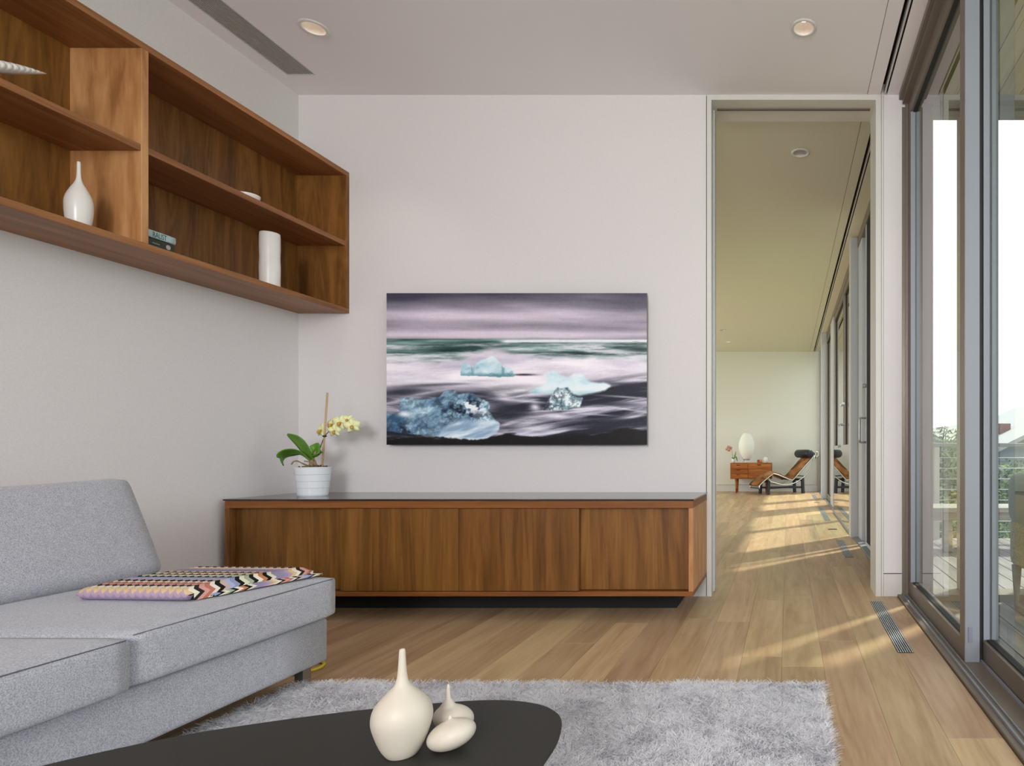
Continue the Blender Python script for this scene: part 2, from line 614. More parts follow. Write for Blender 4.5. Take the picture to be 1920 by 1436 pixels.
# ------------------------------------------------------------------ structure: ceilings with real openings
def ceiling(name, x0, x1, y0, y1, z, mat, rounds, rects):
    xs = sorted({x0, x1, *[v for c in rounds for v in (c[0] - c[2] * 1.25, c[0] + c[2] * 1.25)], *[v for r in rects for v in (r[0], r[1])]})
    ys = sorted({y0, y1, *[v for c in rounds for v in (c[1] - c[2] * 1.25, c[1] + c[2] * 1.25)], *[v for r in rects for v in (r[2], r[3])]})
    V, F = [], []
    for i in range(len(xs) - 1):
        for j in range(len(ys) - 1):
            mx_, my_ = (xs[i] + xs[i + 1]) / 2, (ys[j] + ys[j + 1]) / 2
            if any(abs(mx_ - c[0]) < c[2] * 1.25 and abs(my_ - c[1]) < c[2] * 1.25 for c in rounds):
                continue
            if any(r[0] < mx_ < r[1] and r[2] < my_ < r[3] for r in rects):
                continue
            b = len(V)
            V += [(xs[i], ys[j], z), (xs[i], ys[j + 1], z), (xs[i + 1], ys[j + 1], z), (xs[i + 1], ys[j], z)]
            F.append((b, b + 1, b + 2, b + 3))
    for cx_, cy_, r in rounds:
        n = 40
        b = len(V)
        s = r * 1.25
        for k in range(n):
            a = 2 * math.pi * k / n + math.pi / 4
            ca, sa = math.cos(a), math.sin(a)
            q = s / max(abs(ca), abs(sa))
            V.append((cx_ + r * ca, cy_ + r * sa, z))
            V.append((cx_ + q * ca, cy_ + q * sa, z))
        for k in range(n):
            k2 = (k + 1) % n
            F.append((b + 2 * k, b + 2 * k2, b + 2 * k2 + 1, b + 2 * k + 1))
    o = mesh(name, V, F, mat, kind='structure')
    box('upper_slab', x0 - 0.1, x1 + 0.1, y0 - 0.1, y1 + 0.1, z + 0.2, z + 0.3, m_dark, o)
    for r in rects:
        if r[1] - r[0] > 0.1:
            continue
        d_ = 0.06
        boxes('slot_channel', [(r[0] - 0.004, r[0], r[2], r[3], z + 0.0005, z + d_), (r[1], r[1] + 0.004, r[2], r[3], z + 0.0005, z + d_),
                               (r[0] - 0.004, r[1] + 0.004, r[2], r[3], z + d_, z + d_ + 0.004)], m_slot, o)
    return o


DL = [(-2.19, 2.81), (0.074, 2.81)]
DLF = [(0.084, 3.99), (-1.055, 9.84), (-1.07, 10.9)]
GR = (-2.60, -2.46, 0.5, 3.158)
SL = (0.508, 0.545)
cn = ceiling('ceiling', LEFT, 0.80, REAR, BACK, CEIL, m_ceil, [(x, y, 0.046) for x, y in DL],
             [(SL[0], SL[1], REAR, BACK), (0.436, 0.4385, REAR, BACK), GR])
box('slot_bar', 0.528, 0.537, REAR, BACK, CEIL + 0.001, CEIL + 0.03, m_trim, cn)
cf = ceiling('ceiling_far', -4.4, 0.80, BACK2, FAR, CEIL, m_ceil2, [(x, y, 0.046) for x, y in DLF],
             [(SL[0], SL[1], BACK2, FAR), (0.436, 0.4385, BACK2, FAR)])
box('slot_bar', 0.528, 0.537, BACK2, FAR, CEIL + 0.001, CEIL + 0.03, m_trim, cf)

# ------------------------------------------------------------------ structure: sliding glass wall beside the room
def sash(x0, x1, y0, y1, z0, z1, parent, st=0.06, rail=0.077, mat=None, name='sash', endmat=None):
    mat = mat or m_alu
    s = boxes(name, [(x0, x1, y0, y0 + st, z0, z1), (x0, x1, y1 - st, y1, z0, z1),
                     (x0, x1, y0 + st, y1 - st, z0, z0 + rail), (x0, x1, y0 + st, y1 - st, z1 - rail, z1)], mat, parent)
    xm = (x0 + x1) / 2
    g = 0.006
    boxes('gasket', [(xm - 0.012, xm + 0.012, y0 + st, y0 + st + g * 0.5, z0 + rail, z1 - rail), (xm - 0.012, xm + 0.012, y1 - st - g * 0.5, y1 - st, z0 + rail, z1 - rail),
                     (xm - 0.014, xm + 0.012, y0 + st, y1 - st, z0 + rail - 0.001, z0 + rail + g), (xm - 0.014, xm + 0.012, y0 + st, y1 - st, z1 - rail - g, z1 - rail + 0.001)],
          m_gasket, s)
    box('pane', xm - 0.004, xm + 0.004, y0 + st - 0.005, y1 - st + 0.005, z0 + rail - 0.005, z1 - rail + 0.005, m_glass, s)
    return s


win = thing('window_1', (0.7, 0, 0), None, None, kind='structure')
box('sill_track', 0.603, 0.80, REAR, BACK - 0.002, -0.012, 0.012, m_alu, win, 0.002)
boxes('track_rail', [(0.625, 0.631, REAR, BACK - 0.003, 0.012, 0.02), (0.648, 0.652, REAR, BACK - 0.003, 0.012, 0.018),
                     (0.720, 0.726, REAR, BACK - 0.003, 0.012, 0.02)], m_alu_l, win)
boxes('jamb', [(0.645, 0.785, BACK - 0.012, BACK2, 0, CEIL + 0.1), (0.628, 0.645, BACK - 0.006, BACK, 0.012, CEIL - 0.07)], m_alu, win)
boxes('head', [(0.628, 0.80, REAR, BACK - 0.012, 2.70, CEIL - 0.001), (0.61, 0.628, REAR, BACK - 0.012, 2.725, CEIL - 0.001)], m_alu, win)
sA = sash(0.66, 0.716, 2.27, BACK - 0.013, 0.012, 2.70, win)
box('end_cap', 0.662, 0.716, 2.2685, 2.2705, 0.012, 2.70, m_alu_l, sA)
box('latch_plate', 0.674, 0.688, 2.264, 2.269, 0.085, 0.142, plain('latch_lilac', (128, 126, 146), 0.5), sA)
box('brush_seal', 0.716, 0.73, 2.272, 2.33, 0.012, 2.70, m_gasket, win)
sB = sash(0.73, 0.786, 1.05, 2.335, 0.012, 2.70, win)
box('stile_cover', 0.7285, 0.7305, 2.272, 2.335, 0.012, 2.70, m_gasket, sB)
boxes('stile_lit_face', [(0.7308, 0.7535, 2.268, 2.2752, 0.095, 2.62), (0.7625, 0.786, 2.268, 2.2752, 0.095, 2.62)], m_alu_l, sB)  # thin pale sheets, the lit inner side of the stile put in as colour
boxes('stile_lit_face', [(0.6605, 0.6835, 3.262, 3.2702, 0.095, 2.62), (0.6925, 0.716, 3.262, 3.2702, 0.095, 2.62)], m_alu_l, sA)  # same lit tone laid on the far stile
sash(0.66, 0.716, -0.2, 1.10, 0.012, 2.70, win)
sash(0.73, 0.786, -1.45, -0.15, 0.012, 2.70, win)
sash(0.66, 0.716, REAR + 0.01, -1.40, 0.012, 2.70, win)

# far room glass wall
wf = thing('window_3', (0.68, 7.5, 0), None, None, kind='structure')
box('sill_track', 0.603, 0.80, BACK2, FAR, -0.012, 0.012, m_alu_l, wf)
boxes('head', [(0.64, 0.80, BACK2, FAR, 2.66, CEIL - 0.001)], m_alu, wf)
for (y0, y1, xa) in ((BACK2, BACK2 + 0.05, 0.60), (5.57, 5.72, 0.577), (10.07, 10.25, 0.556), (FAR - 0.08, FAR, 0.60)):
    box('post', xa, 0.79, y0, y1, 0, CEIL, m_alu_w, wf, 0.004)
box('jamb_frame', 0.645, 0.70, 5.30, 5.565, 0.012, 2.66, m_alu_w, wf, 0.004)
sash(0.645, 0.70, 5.73, 6.98, 0.012, 2.66, wf, st=0.05, mat=m_alu)
sash(0.645, 0.70, 7.02, 8.40, 0.012, 2.66, wf, st=0.05, mat=m_alu)
box('post', 0.63, 0.79, 8.45, 8.95, 0.012, 2.66, m_alu_w, wf, 0.004)
sash(0.645, 0.70, 9.0, 10.06, 0.012, 2.66, wf, st=0.05)
sash(0.645, 0.70, 10.26, FAR - 0.09, 0.012, 2.66, wf, st=0.05)
sash(0.705, 0.76, BACK2 + 0.06, 5.28, 0.012, 2.66, wf, st=0.05)
sc_ = box('screen_panel', 0.650, 0.662, 3.63, 4.99, 0.05, 2.66, m_screen, wf)
boxes('screen_frame', [(0.645, 0.668, 4.99, 5.04, 0.02, 2.66), (0.645, 0.668, 3.62, 4.99, 0.02, 0.05)], m_alu_w, sc_)


def pull(y, parent, x=0.645, zc=0.86, h=0.17, mat=None, out=0.05):
    pts = [(x, y, zc + h), (x - out, y, zc + h), (x - out, y, zc - h), (x, y, zc - h)]
    P_ = []
    for i, p in enumerate(pts):
        P_.append(p)
        if i < 3:
            q = pts[i + 1]
            P_ += [tuple(p[k] + (q[k] - p[k]) * t for k in range(3)) for t in (0.12, 0.5, 0.88)]
    tube('door_pull', P_, 0.009, mat or m_steel, parent, 8)
    box('lock_knob', x - 0.03, x, y - 0.02, y + 0.02, zc + 0.35, zc + 0.38, m_steel, parent, 0.004)


pull(5.015, sc_, x=0.645, zc=0.97, h=0.1)
pull(6.90, wf, x=0.645, zc=0.97, h=0.13)
pull(7.10, wf, x=0.645, zc=0.97, h=0.13)
gg = thing('glass_guard', (0.60, 6.8, 0), 'low clear glass guard panel inside the far room doors', 'glass panel')
box('pane', 0.594, 0.604, 5.80, 7.86, 0.03, 0.862, m_glass2, gg)
box('edge_strip', 0.592, 0.606, 7.85, 7.88, 0.0, 0.862, m_alu_l, gg)
box('shoe_rail', 0.590, 0.608, 5.78, 7.86, 0.0, 0.03, m_alu_l, gg)

# ------------------------------------------------------------------ outside: porch, deck, railing, ground
m_deck = wood('weathered_deck', (108, 106, 102), (130, 128, 122), (148, 146, 140), 'y', 14, 1.0, 0.75, var=0.06)
m_soffit = wood('soffit_boards', (150, 138, 100), (172, 160, 120), (186, 174, 134), 'y', 8, 0.6, 0.6, var=0.05)
m_olive = plain('olive_paint', (120, 116, 92), 0.6)
dk = box('deck', 0.81, 4.4, -3.2, 5.72, -0.25, -0.045, m_slot, kind='structure')
bmd = bmesh.new()
add_box(bmd, -0.5, 0.5, -0.5, 0.5, -0.045, -0.02)
dme = bpy.data.meshes.new('deck_board')
bmd.to_mesh(dme)
bmd.free()
dme.materials.append(m_deck)
xx = 0.812
while xx < 4.35:
    for (ya, yb) in ((-3.2, 3.30), (3.45, 5.7)):
        o = bpy.data.objects.new('deck_board', dme)
        o.location = (xx + 0.06, (ya + yb) / 2, 0)
        o.scale = (0.113, yb - ya, 1)
        link(o, dk)
    xx += 0.12
box('porch_curb', 0.80, 4.4, 3.30, 3.45, -0.045, 0.018, m_olive, dk)
so = box('porch_roof', 0.80, 2.5, -3.2, 3.50, 2.80, 2.95, m_slot, kind='structure')
sme = bpy.data.meshes.new('soffit_board')
bms = bmesh.new()
add_box(bms, -0.5, 0.5, -0.5, 0.5, 2.765, 2.80)
bms.to_mesh(sme)
bms.free()
sme.materials.append(m_soffit)
xx = 0.80
while xx < 2.4:
    o = bpy.data.objects.new('soffit_board', sme)
    o.location = (xx + 0.06, 0.15, 0)
    o.scale = (0.116, 6.7, 1)
    link(o, so)
    xx += 0.12
boxes('porch_header', [(0.78, 2.5, 3.36, 3.41, 2.735, 2.80), (0.78, 2.5, 3.41, 3.45, 2.675, 2.80)], plain('header_grey', (128, 126, 118), 0.6), so)
boxes('sun_blocker', [(1.36, 2.5, 3.38, 3.48, -0.02, 2.80), (0.965, 1.16, 3.36, 3.47, -0.02, 2.80)], plain('sun_blocker_paint', (196, 196, 192), 0.8), so)  # unseen wall and post, added to keep the sun off the near floor
box('exterior_wall', 0.79, 0.80, 3.345, 3.56, -0.2, 3.0, m_olive, so)

rl = thing('deck_railing', (2.6, 5.66, -0.02), 'grey deck railing with thin horizontal cables outside the glass', 'railing')
m_rail = plain('rail_grey', (132, 134, 132), 0.5)
m_cable = plain('steel_cable', (214, 216, 216), 0.35, metal=0.4)
box('top_rail', 0.85, 4.4, 5.62, 5.70, 0.835, 0.872, m_rail, rl, 0.004)
for px_ in (1.36, 2.6, 4.3):
    box('post', px_, px_ + 0.045, 5.63, 5.69, -0.02, 0.835, plain('post_pale', (196, 196, 180), 0.6) if px_ < 1.4 else m_rail, rl)
for k in range(8):
    z = 0.735 - k * 0.0985
    tube('cable', [(0.85, 5.66, z), (4.4, 5.66, z)], 0.004, m_cable, rl, 6)

m_bench = wood('bleached_bench', (136, 132, 122), (154, 150, 138), (170, 166, 154), 'x', 20, 1.0, 0.6, var=0.04)
bn = thing('outdoor_bench', (1.7, 4.95, -0.02), 'long pale weathered wooden bench on the deck before the railing', 'bench')
for k in range(3):
    box('slat', 0.95, 2.6, 4.86 + k * 0.125, 4.975 + k * 0.125, 0.305, 0.345, m_bench, bn, 0.004)
box('apron', 1.0, 2.55, 4.89, 4.92, 0.24, 0.305, m_bench, bn)
for (lx, ly) in ((1.26, 4.9), (1.50, 5.16), (2.45, 4.9), (2.45, 5.16)):
    box('leg', lx, lx + 0.07, ly, ly + 0.07, -0.02, 0.305, m_bench, bn, 0.004)

m_wick = fabric('pale_wicker', (120, 120, 84), (206, 202, 160), 150, 0.9)
m_teal = fabric('sea_green_cloth', (104, 128, 120), (132, 156, 146), 300, 0.3)
ac = thing('porch_armchair', (1.5, 3.05, -0.02), 'pale wicker porch armchair with sea green cushion at right frame edge', 'armchair')
rbox('wicker_shell', 1.175, 1.80, 2.72, 3.26, 0.19, 0.46, 0.05, m_wick, ac, 8)
rbox('back_cushion', 1.165, 1.33, 2.74, 3.24, 0.42, 0.685, 0.055, m_teal, ac, 8, crown=(0.015, 0, 0.01))
rbox('seat_cushion', 1.33, 1.78, 2.76, 3.22, 0.445, 0.54, 0.04, m_teal, ac, 8)
tube('cushion_piping', smooth_path([(1.168, 2.735, 0.43), (1.20, 2.728, 0.50), (1.28, 2.728, 0.525), (1.33, 2.735, 0.53)], 5), 0.006, m_gasket, ac, 6)
box('dark_pillow', 1.20, 1.34, 2.726, 2.735, 0.44, 0.50, m_black, ac, 0.003)
for (lx, ly) in ((1.185, 2.75), (1.185, 3.2), (1.73, 2.75), (1.73, 3.2)):
    lathe('leg', [(0.012, -0.02), (0.016, 0.05), (0.026, 0.2)], (lx + 0.02, ly, 0), m_bench, ac, 12)

# ground, hill, neighbour house, trees
m_grass = plain('lawn', (96, 116, 70), 0.95, noise=(3, 0.2))
box('ground', -60, 120, -40, 260, -3.4, -3.2, m_grass, kind='structure')
V, F = [], []
for i in range(41):
    x = -120 + i * 10
    h = 8.5 + 2.6 * math.sin(i * 0.45 + 0.7) + 1.3 * math.sin(i * 1.3)
    V += [(x, 250, -3.2), (x, 262, h), (x, 300, -3.2)]
for i in range(40):
    for k in range(2):
        F.append((i * 3 + k, i * 3 + k + 1, i * 3 + 4 + k, i * 3 + 3 + k))
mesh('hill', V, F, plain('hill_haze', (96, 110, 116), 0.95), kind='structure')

m_sid = plain('grey_siding', (128, 134, 146), 0.8)
m_roof = plain('pale_shingle', (158, 160, 158), 0.9, noise=(30, 0.3))
nh = thing('neighbour_house', (7.0, 16.0, -3.2), 'grey clapboard house with pale roof and brick chimney beyond the railing', 'house')
HY = 14.0
V = [(4.85, HY, -3.2), (10.2, HY, -3.2), (10.2, HY, 0.80), (7.5, HY, 2.05), (4.85, HY, 0.78)]
V += [(x, HY + 6, z) for x, _, z in V]
mesh('wall', V, [(0, 1, 2, 3, 4), (9, 8, 7, 6, 5), (0, 4, 9, 5), (1, 6, 7, 2), (0, 5, 6, 1)], m_sid, nh)
for k in range(17):
    z = -3.2 + k * 0.235
    box('clapboard', 4.82, 10.2, HY - 0.03, HY, z, z + 0.215, m_sid, nh)
for s in (0, 1):
    xa, za, xb, zb = (4.6, 0.70, 7.5, 2.12) if s == 0 else (10.5, 0.70, 7.5, 2.12)
    V = [(xa, HY - 0.3, za), (xb, HY - 0.3, zb), (xb, HY + 6.2, zb), (xa, HY + 6.2, za)]
    V += [(x, y, z + 0.1) for x, y, z in V]
    mesh('roof_slope', V, [(3, 2, 1, 0), (4, 5, 6, 7), (0, 1, 5, 4), (1, 2, 6, 5), (2, 3, 7, 6), (3, 0, 4, 7)], m_roof, nh)
box('chimney', 5.45, 5.72, HY + 1.6, HY + 2.0, 0.6, 1.50, plain('brick_red', (120, 84, 74), 0.9), nh)
# second, longer roof behind
V = [(4.7, HY + 3.0, 0.95), (13, HY + 3.0, 1.0), (13, HY + 7.0, 2.6), (4.7, HY + 7.0, 1.55)]
V += [(x, y, z - 0.12) for x, y, z in V]
mesh('rear_roof', V, [(0, 1, 2, 3), (7, 6, 5, 4), (0, 4, 5, 1), (1, 5, 6, 2), (2, 6, 7, 3), (3, 7, 4, 0)], m_roof, nh)
ph = thing('pale_house', (4.9, 22, -3.2), 'pale white house half hidden behind the garden trees', 'house')
box('wall', 5.3, 6.6, 23, 27, -3.2, 0.35, plain('pale_siding', (205, 210, 220), 0.8), ph)
mesh('roof', [(5.1, 22.8, 0.35), (6.8, 22.8, 0.35), (5.95, 22.8, 0.75), (5.1, 27.2, 0.35), (6.8, 27.2, 0.35), (5.95, 27.2, 0.75)],
     [(0, 1, 2), (5, 4, 3), (0, 2, 5, 3), (1, 4, 5, 2), (0, 3, 4, 1)], m_roof, ph)

m_leaf = M('tree_leaves')
gi = m_leaf.n('NewGeometry')
r_ = m_leaf.ramp(gi.outputs['Random Per Island'], [(0.0, lin((36, 62, 34))), (0.55, lin((66, 98, 50))), (1.0, lin((122, 146, 82)))])
m_leaf.l(r_.outputs['Color'], m_leaf.b.inputs['Base Color'])
m_leaf.b.inputs['Roughness'].default_value = 0.7
m_leaf = m_leaf.m
m_bark = plain('bark', (88, 76, 62), 0.9)


def tree(label, c, rx, rz, n, trunk_z=-3.2, leaf=0.09, sprigs=()):
    t = thing('garden_tree', (c[0], c[1], trunk_z), label, 'tree', 'trees beyond the deck railing')
    tube('trunk', [(c[0], c[1], trunk_z), (c[0] + 0.05, c[1], c[2] - rz * 0.5), (c[0], c[1] + 0.05, c[2] + rz * 0.4)], [0.12, 0.09, 0.03], m_bark, t, 8)
    V, F = [], []
    k = 0
    while k < n:
        p = rng.normal(0, 0.5, 3)
        if np.linalg.norm(p) > 1.05:
            continue
        k += 1
        q = Vector((c[0] + p[0] * rx, c[1] + p[1] * rx, c[2] + p[2] * rz))
        a = Vector(rng.normal(0, 1, 3)).normalized()
        b = a.orthogonal().normalized()
        s = leaf * rng.uniform(0.6, 1.3)
        i = len(V)
        V += [q - a * s, q + b * s * 0.4, q + a * s, q - b * s * 0.4]
        F.append((i, i + 1, i + 2, i + 3))
    mesh('foliage', V, F, m_leaf, t, kind='stuff')
    for (dx, h) in sprigs:
        tube('branch', [(c[0] + dx, c[1], c[2]), (c[0] + dx + 0.05, c[1], c[2] + h * 0.6), (c[0] + dx + 0.12, c[1], c[2] + h)], [0.02, 0.014, 0.006], m_bark, t, 6)
    return t


tree('bushy green garden tree seen between pale railing post and door frame', (2.62, 10.2, 0.22), 0.72, 0.95, 7000, leaf=0.05, sprigs=((-0.1, 1.0), (0.1, 0.85)))
tree('low dark shrub filling the gap under the railing cables', (2.1, 7.5, -0.40), 0.85, 0.75, 7000, leaf=0.045)
tree('yellow green shrub beside the grey clapboard house', (4.3, 11.6, -0.15), 0.7, 0.8, 4000, leaf=0.05)

# ------------------------------------------------------------------ wall shelf unit
SX0, SX1 = LEFT + 0.001, -2.41
SZ0, SZ1 = 1.554, 2.328
T = 0.025
SY1 = BACK - 0.001
ws = thing('wall_shelf', (-2.55, 1.7, SZ0), 'long walnut shelf unit hung high on the left wall', 'shelf')
BV = 0.001
divs = [2.268, 1.23]
SY0 = 0.19
box('top_board', SX0, SX1, SY0, SY1, SZ1 - T, SZ1, m_wal_y, ws, BV)
box('bottom_board', SX0, SX1, SY0, SY1, SZ0, SZ0 + T, m_wal_y, ws, BV)
box('end_panel', SX0, SX1, SY1 - T, SY1, SZ0 + T, SZ1 - T, m_wal_z, ws, BV)
box('end_panel', SX0, SX1, SY0, SY0 + T, SZ0 + T, SZ1 - T, m_wal_lit, ws, BV)
edges = [SY0 + T] + [v for dv in sorted(divs) for v in (dv, dv + T)] + [SY1 - T]
for dv in divs:
    box('divider', SX0, SX1, dv, dv + T, SZ0 + T, SZ1 - T, m_wal_lit, ws, BV)
for i in range(0, len(edges), 2):
    a, b = edges[i], edges[i + 1]
    box('shelf_board', SX0 + 0.012, SX1 - 0.003, a, b, 1.9185, 1.9185 + T, m_wal_y, ws, BV)
    box('back_panel', SX0, SX0 + 0.012, a, b, SZ0 + T, SZ1 - T, m_wal_z, ws)
SHB = SZ0 + T
SHM = 1.9185 + T

# things on the shelf
lathe('bottle_vase', [(0.022, 0), (0.026, 0.004), (0.033, 0.035), (0.036, 0.08), (0.0335, 0.11), (0.023, 0.14), (0.012, 0.163), (0.0066, 0.182), (0.0052, 0.21), (0.0048, 0.236), (0.003, 0.236), (0.003, 0.20)],
      (-2.50, 2.144, SHB), m_white, None, 40, sub=5)
tag(bpy.context.scene.objects['bottle_vase'], 'glossy white narrow neck bottle vase on the lower wall shelf', 'vase')
cv = lathe('cylinder_vase', [(0.037, 0), (0.040, 0.004), (0.0405, 0.05), (0.0415, 0.10), (0.0398, 0.15), (0.0410, 0.2), (0.0402, 0.262), (0.037, 0.263), (0.036, 0.20)],
           (-2.50, 2.935, SHB), m_white, None, 40, sub=4)
tag(cv, 'tall white cylinder vase near the right end of the lower shelf', 'vase')
bw = lathe('small_bowl', [(0.022, 0), (0.026, 0.003), (0.036, 0.02), (0.046, 0.050), (0.043, 0.051), (0.032, 0.024), (0.02, 0.008)],
           (-2.53, 2.85, SHM), m_white, None, 32, sub=3)
tag(bw, 'small white bowl peeking over the middle shelf edge', 'bowl')
# serrated boat-shaped sculpture
V, F = [], []
N, K = 180, 14
for i in range(N + 1):
    s = i / N
    y = 1.50 + 0.55 * s
    zc = SHM + 0.017 + 0.1105 * (math.sqrt((2 * s - 1) ** 2 + 0.03) - 0.173) / 0.842
    env = max(0.0, 1 - abs(2 * s - 1) ** 3.2)
    w = 0.034 * env + 0.0008
    h = 0.021 * env + 0.0006
    tooth = 0.30 * (1 - abs((s * 30) % 1.0 * 2 - 1) ** 2.5)
    for j in range(K):
        a = 2 * math.pi * j / K
        top = max(0, math.sin(a))
        q = 1 + tooth * min(1, 2.2 * max(0, math.sin(a) + 0.25))
        V.append((-2.50 + w * q * math.cos(a), y, zc + h * q * math.sin(a)))
for i in range(N):
    for j in range(K):
        F.append((i * K + j, i * K + (j + 1) % K, (i + 1) * K + (j + 1) % K, (i + 1) * K + j))
F.append(tuple(range(K)))
F.append(tuple(N * K + j for j in range(K))[::-1])
bs_ = mesh('carved_sculpture', V, F, m_white, None, True)
tag(bs_, 'long white serrated pointed ceramic sculpture on the upper left shelf', 'sculpture')


def book(name, y0, y1, z0, z1, xf, depth, cover, label):
    b = thing(name, (xf - depth / 2, (y0 + y1) / 2, z0), label, 'book', 'books lying on the lower shelf')
    box('page_block', xf - depth + 0.004, xf - 0.004, y0 + 0.003, y1 - 0.003, z0 + 0.003, z1 - 0.003, plain('paper', (225, 218, 200), 0.9), b)
    rbox('spine', xf - 0.012, xf, y0, y1, z0, z1, 0.004, cover, b, 3)
    box('cover_board', xf - depth, xf - 0.006, y0, y1, z0, z0 + 0.003, cover, b)
    box('cover_board', xf - depth, xf - 0.006, y0, y1, z1 - 0.003, z1, cover, b)
    return b


def lettering(text, parent, y, z, x, size, mat, name='lettering', sx=1.0):
    cu = bpy.data.curves.new(name, 'FONT')
    cu.body = text
    cu.size = size
    cu.extrude = 0.0002
    tmp = bpy.data.objects.new('tmp_text', cu)
    me = bpy.data.meshes.new_from_object(tmp)
    bpy.data.objects.remove(tmp)
    for v in me.vertices:
        lx, ly, lz = v.co
        v.co = (x + lz, y + lx * sx, z + ly)
    me.materials.clear()
    me.materials.append(mat)
    o = bpy.data.objects.new(name, me)
    return link(o, parent)


b1 = book('hardback_book', 2.297, 2.419, SHB, SHB + 0.040, -2.44, 0.15, plain('dark_green_cover', (34, 42, 32), 0.5), 'dark green book lying under the pale aqua book')
b2 = book('hardback_book', 2.297, 2.424, SHB + 0.040, SHB + 0.068, -2.437, 0.15, plain('aqua_cover', (168, 190, 190), 0.6), 'pale aqua book with dark letters lying on top of the green book')
lettering('RALIST', b2, 2.333, SHB + 0.044, -2.4368, 0.028, plain('teal_ink', (44, 74, 82), 0.7), sx=0.62)
boxes('spine_rule', [(-2.4402, -2.4396, 2.335, 2.362, SHB + 0.019, SHB + 0.0225)], plain('sage_ink', (132, 150, 118), 0.7), b1)
lg = lathe('spine_emblem', [(0.009, 0), (0.009, 0.0006)], (-2.4402, 2.395, SHB + 0.021), plain('emblem_grey', (168, 166, 170), 0.6), b1, 20, False, Matrix.Rotation(math.pi / 2, 3, 'Y'))

# ------------------------------------------------------------------ media console
CX0, CX1, CY0, CY1 = -2.653, -0.445, 2.864, BACK - 0.001
CZ0, CZ1 = 0.114, 0.5725
mc = thing('media_console', ((CX0 + CX1) / 2, 3.1, 0), 'long low walnut media console with four sliding doors against the wall', 'console')
box('glass_top', CX0 - 0.004, CX1 + 0.004, CY0 - 0.006, CY1, CZ1 - 0.008, CZ1, m_ctop, mc, 0.0015)
box('case_top', CX0, CX1, CY0, CY1, CZ1 - 0.043, CZ1 - 0.008, m_wal_x, mc, BV)
box('case_bottom', CX0, CX1, CY0, CY1, CZ0, CZ0 + 0.022, m_wal_x, mc, BV)
box('case_side', CX0, CX0 + 0.022, CY0, CY1, CZ0 + 0.022, CZ1 - 0.043, m_wal_z, mc, BV)
box('case_side', CX1 - 0.022, CX1, CY0, CY1, CZ0 + 0.022, CZ1 - 0.043, m_wal_lit, mc, BV)
box('case_back', CX0 + 0.022, CX1 - 0.022, CY1 - 0.01, CY1, CZ0 + 0.022, CZ1 - 0.043, m_wal_z, mc)
def cx(px):
    return (px - 1477) / 398
for (a, b, yo) in ((CX0 + 0.022, cx(646), 0.032), (cx(638), cx(859) - 0.0008, 0.003), (cx(859) + 0.0008, cx(1085), 0.003), (cx(1078), CX1 - 0.022, 0.032)):
    box('door', a, b, CY0 + yo, CY0 + yo + 0.02, CZ0 + 0.0245, CZ1 - 0.0455, m_con, mc, 0.0012)
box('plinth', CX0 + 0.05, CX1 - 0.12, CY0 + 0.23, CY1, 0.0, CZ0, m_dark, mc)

# ------------------------------------------------------------------ seascape print
AX0, AX1, AZ0, AZ1 = -2.173, -0.763, 0.832, 1.6535
AYF = BACK - 0.05
art = thing('seascape_print', ((AX0 + AX1) / 2, BACK - 0.03, AZ0), 'large frameless seascape print of blue icebergs on a black beach', 'picture')
box('panel', AX0, AX1, AYF + 0.0006, AYF + 0.012, AZ0, AZ1, plain('print_edge', (60, 62, 66), 0.4), art)
boxes('standoff_frame', [(AX0 + 0.12, AX1 - 0.12, AYF + 0.012, BACK - 0.0005, AZ0 + 0.1, AZ0 + 0.16), (AX0 + 0.12, AX1 - 0.12, AYF + 0.012, BACK - 0.0005, AZ1 - 0.16, AZ1 - 0.1)], m_alu, art)
GX, GZ = 520, 303


def vnoise(u, v, seed):
    r = np.random.default_rng(seed)
    tab = r.random((257, 257))
    ui, vi = np.floor(u).astype(int), np.floor(v).astype(int)
    fu, fv = u - ui, v - vi
    fu = fu * fu * (3 - 2 * fu)
    fv = fv * fv * (3 - 2 * fv)
    g = lambda a, b: tab[a % 257, b % 257]
    return (g(ui, vi) * (1 - fu) + g(ui + 1, vi) * fu) * (1 - fv) + (g(ui, vi + 1) * (1 - fu) + g(ui + 1, vi + 1) * fu) * fv


def fbm(u, v, seed, oct_=5, gain=0.5):
    s, a, t = 0, 1.0, 0
    for k in range(oct_):
        s = s + a * vnoise(u * 2 ** k + 11.3 * k, v * 2 ** k + 5.1 * k, seed + k)
        t += a
        a *= gain
    return s / t


def sstep(a, b, x):
    t = np.clip((x - a) / (b - a), 0, 1)
    return t * t * (3 - 2 * t)


def inpoly(u, v, poly):
    ins = np.zeros(u.shape, bool)
    n = len(poly)
    for i in range(n):
        x1_, y1_ = poly[i]
        x2_, y2_ = poly[(i + 1) % n]
        c = ((y1_ > v) != (y2_ > v)) & (u < (x2_ - x1_) * (v - y1_) / (y2_ - y1_ + 1e-12) + x1_)
        ins ^= c
    return ins


def blur(a, k):
    for ax in (0, 1):
        s = np.zeros_like(a)
        for d_ in range(-k, k + 1):
            s += np.roll(a, d_, ax)
        a = s / (2 * k + 1)
    return a


uu, vv = np.meshgrid(np.linspace(0, 1, GX), np.linspace(0, 1, GZ))      # v runs down from the top
C = lambda r, g, b: np.array([r, g, b], float)
mixc = lambda a, b, t: a * (1 - t[..., None]) + b * t[..., None]
clip01 = lambda x: np.clip(x, 0, 1)


def smear(cu, cv, ru, rv, sl, curve=0.0):
    """soft elongated brush stroke that follows a slope and a curve"""
    du = uu - cu
    return np.exp(-(du / ru) ** 2 - ((vv - cv - sl * du - curve * du * du) / rv) ** 2)


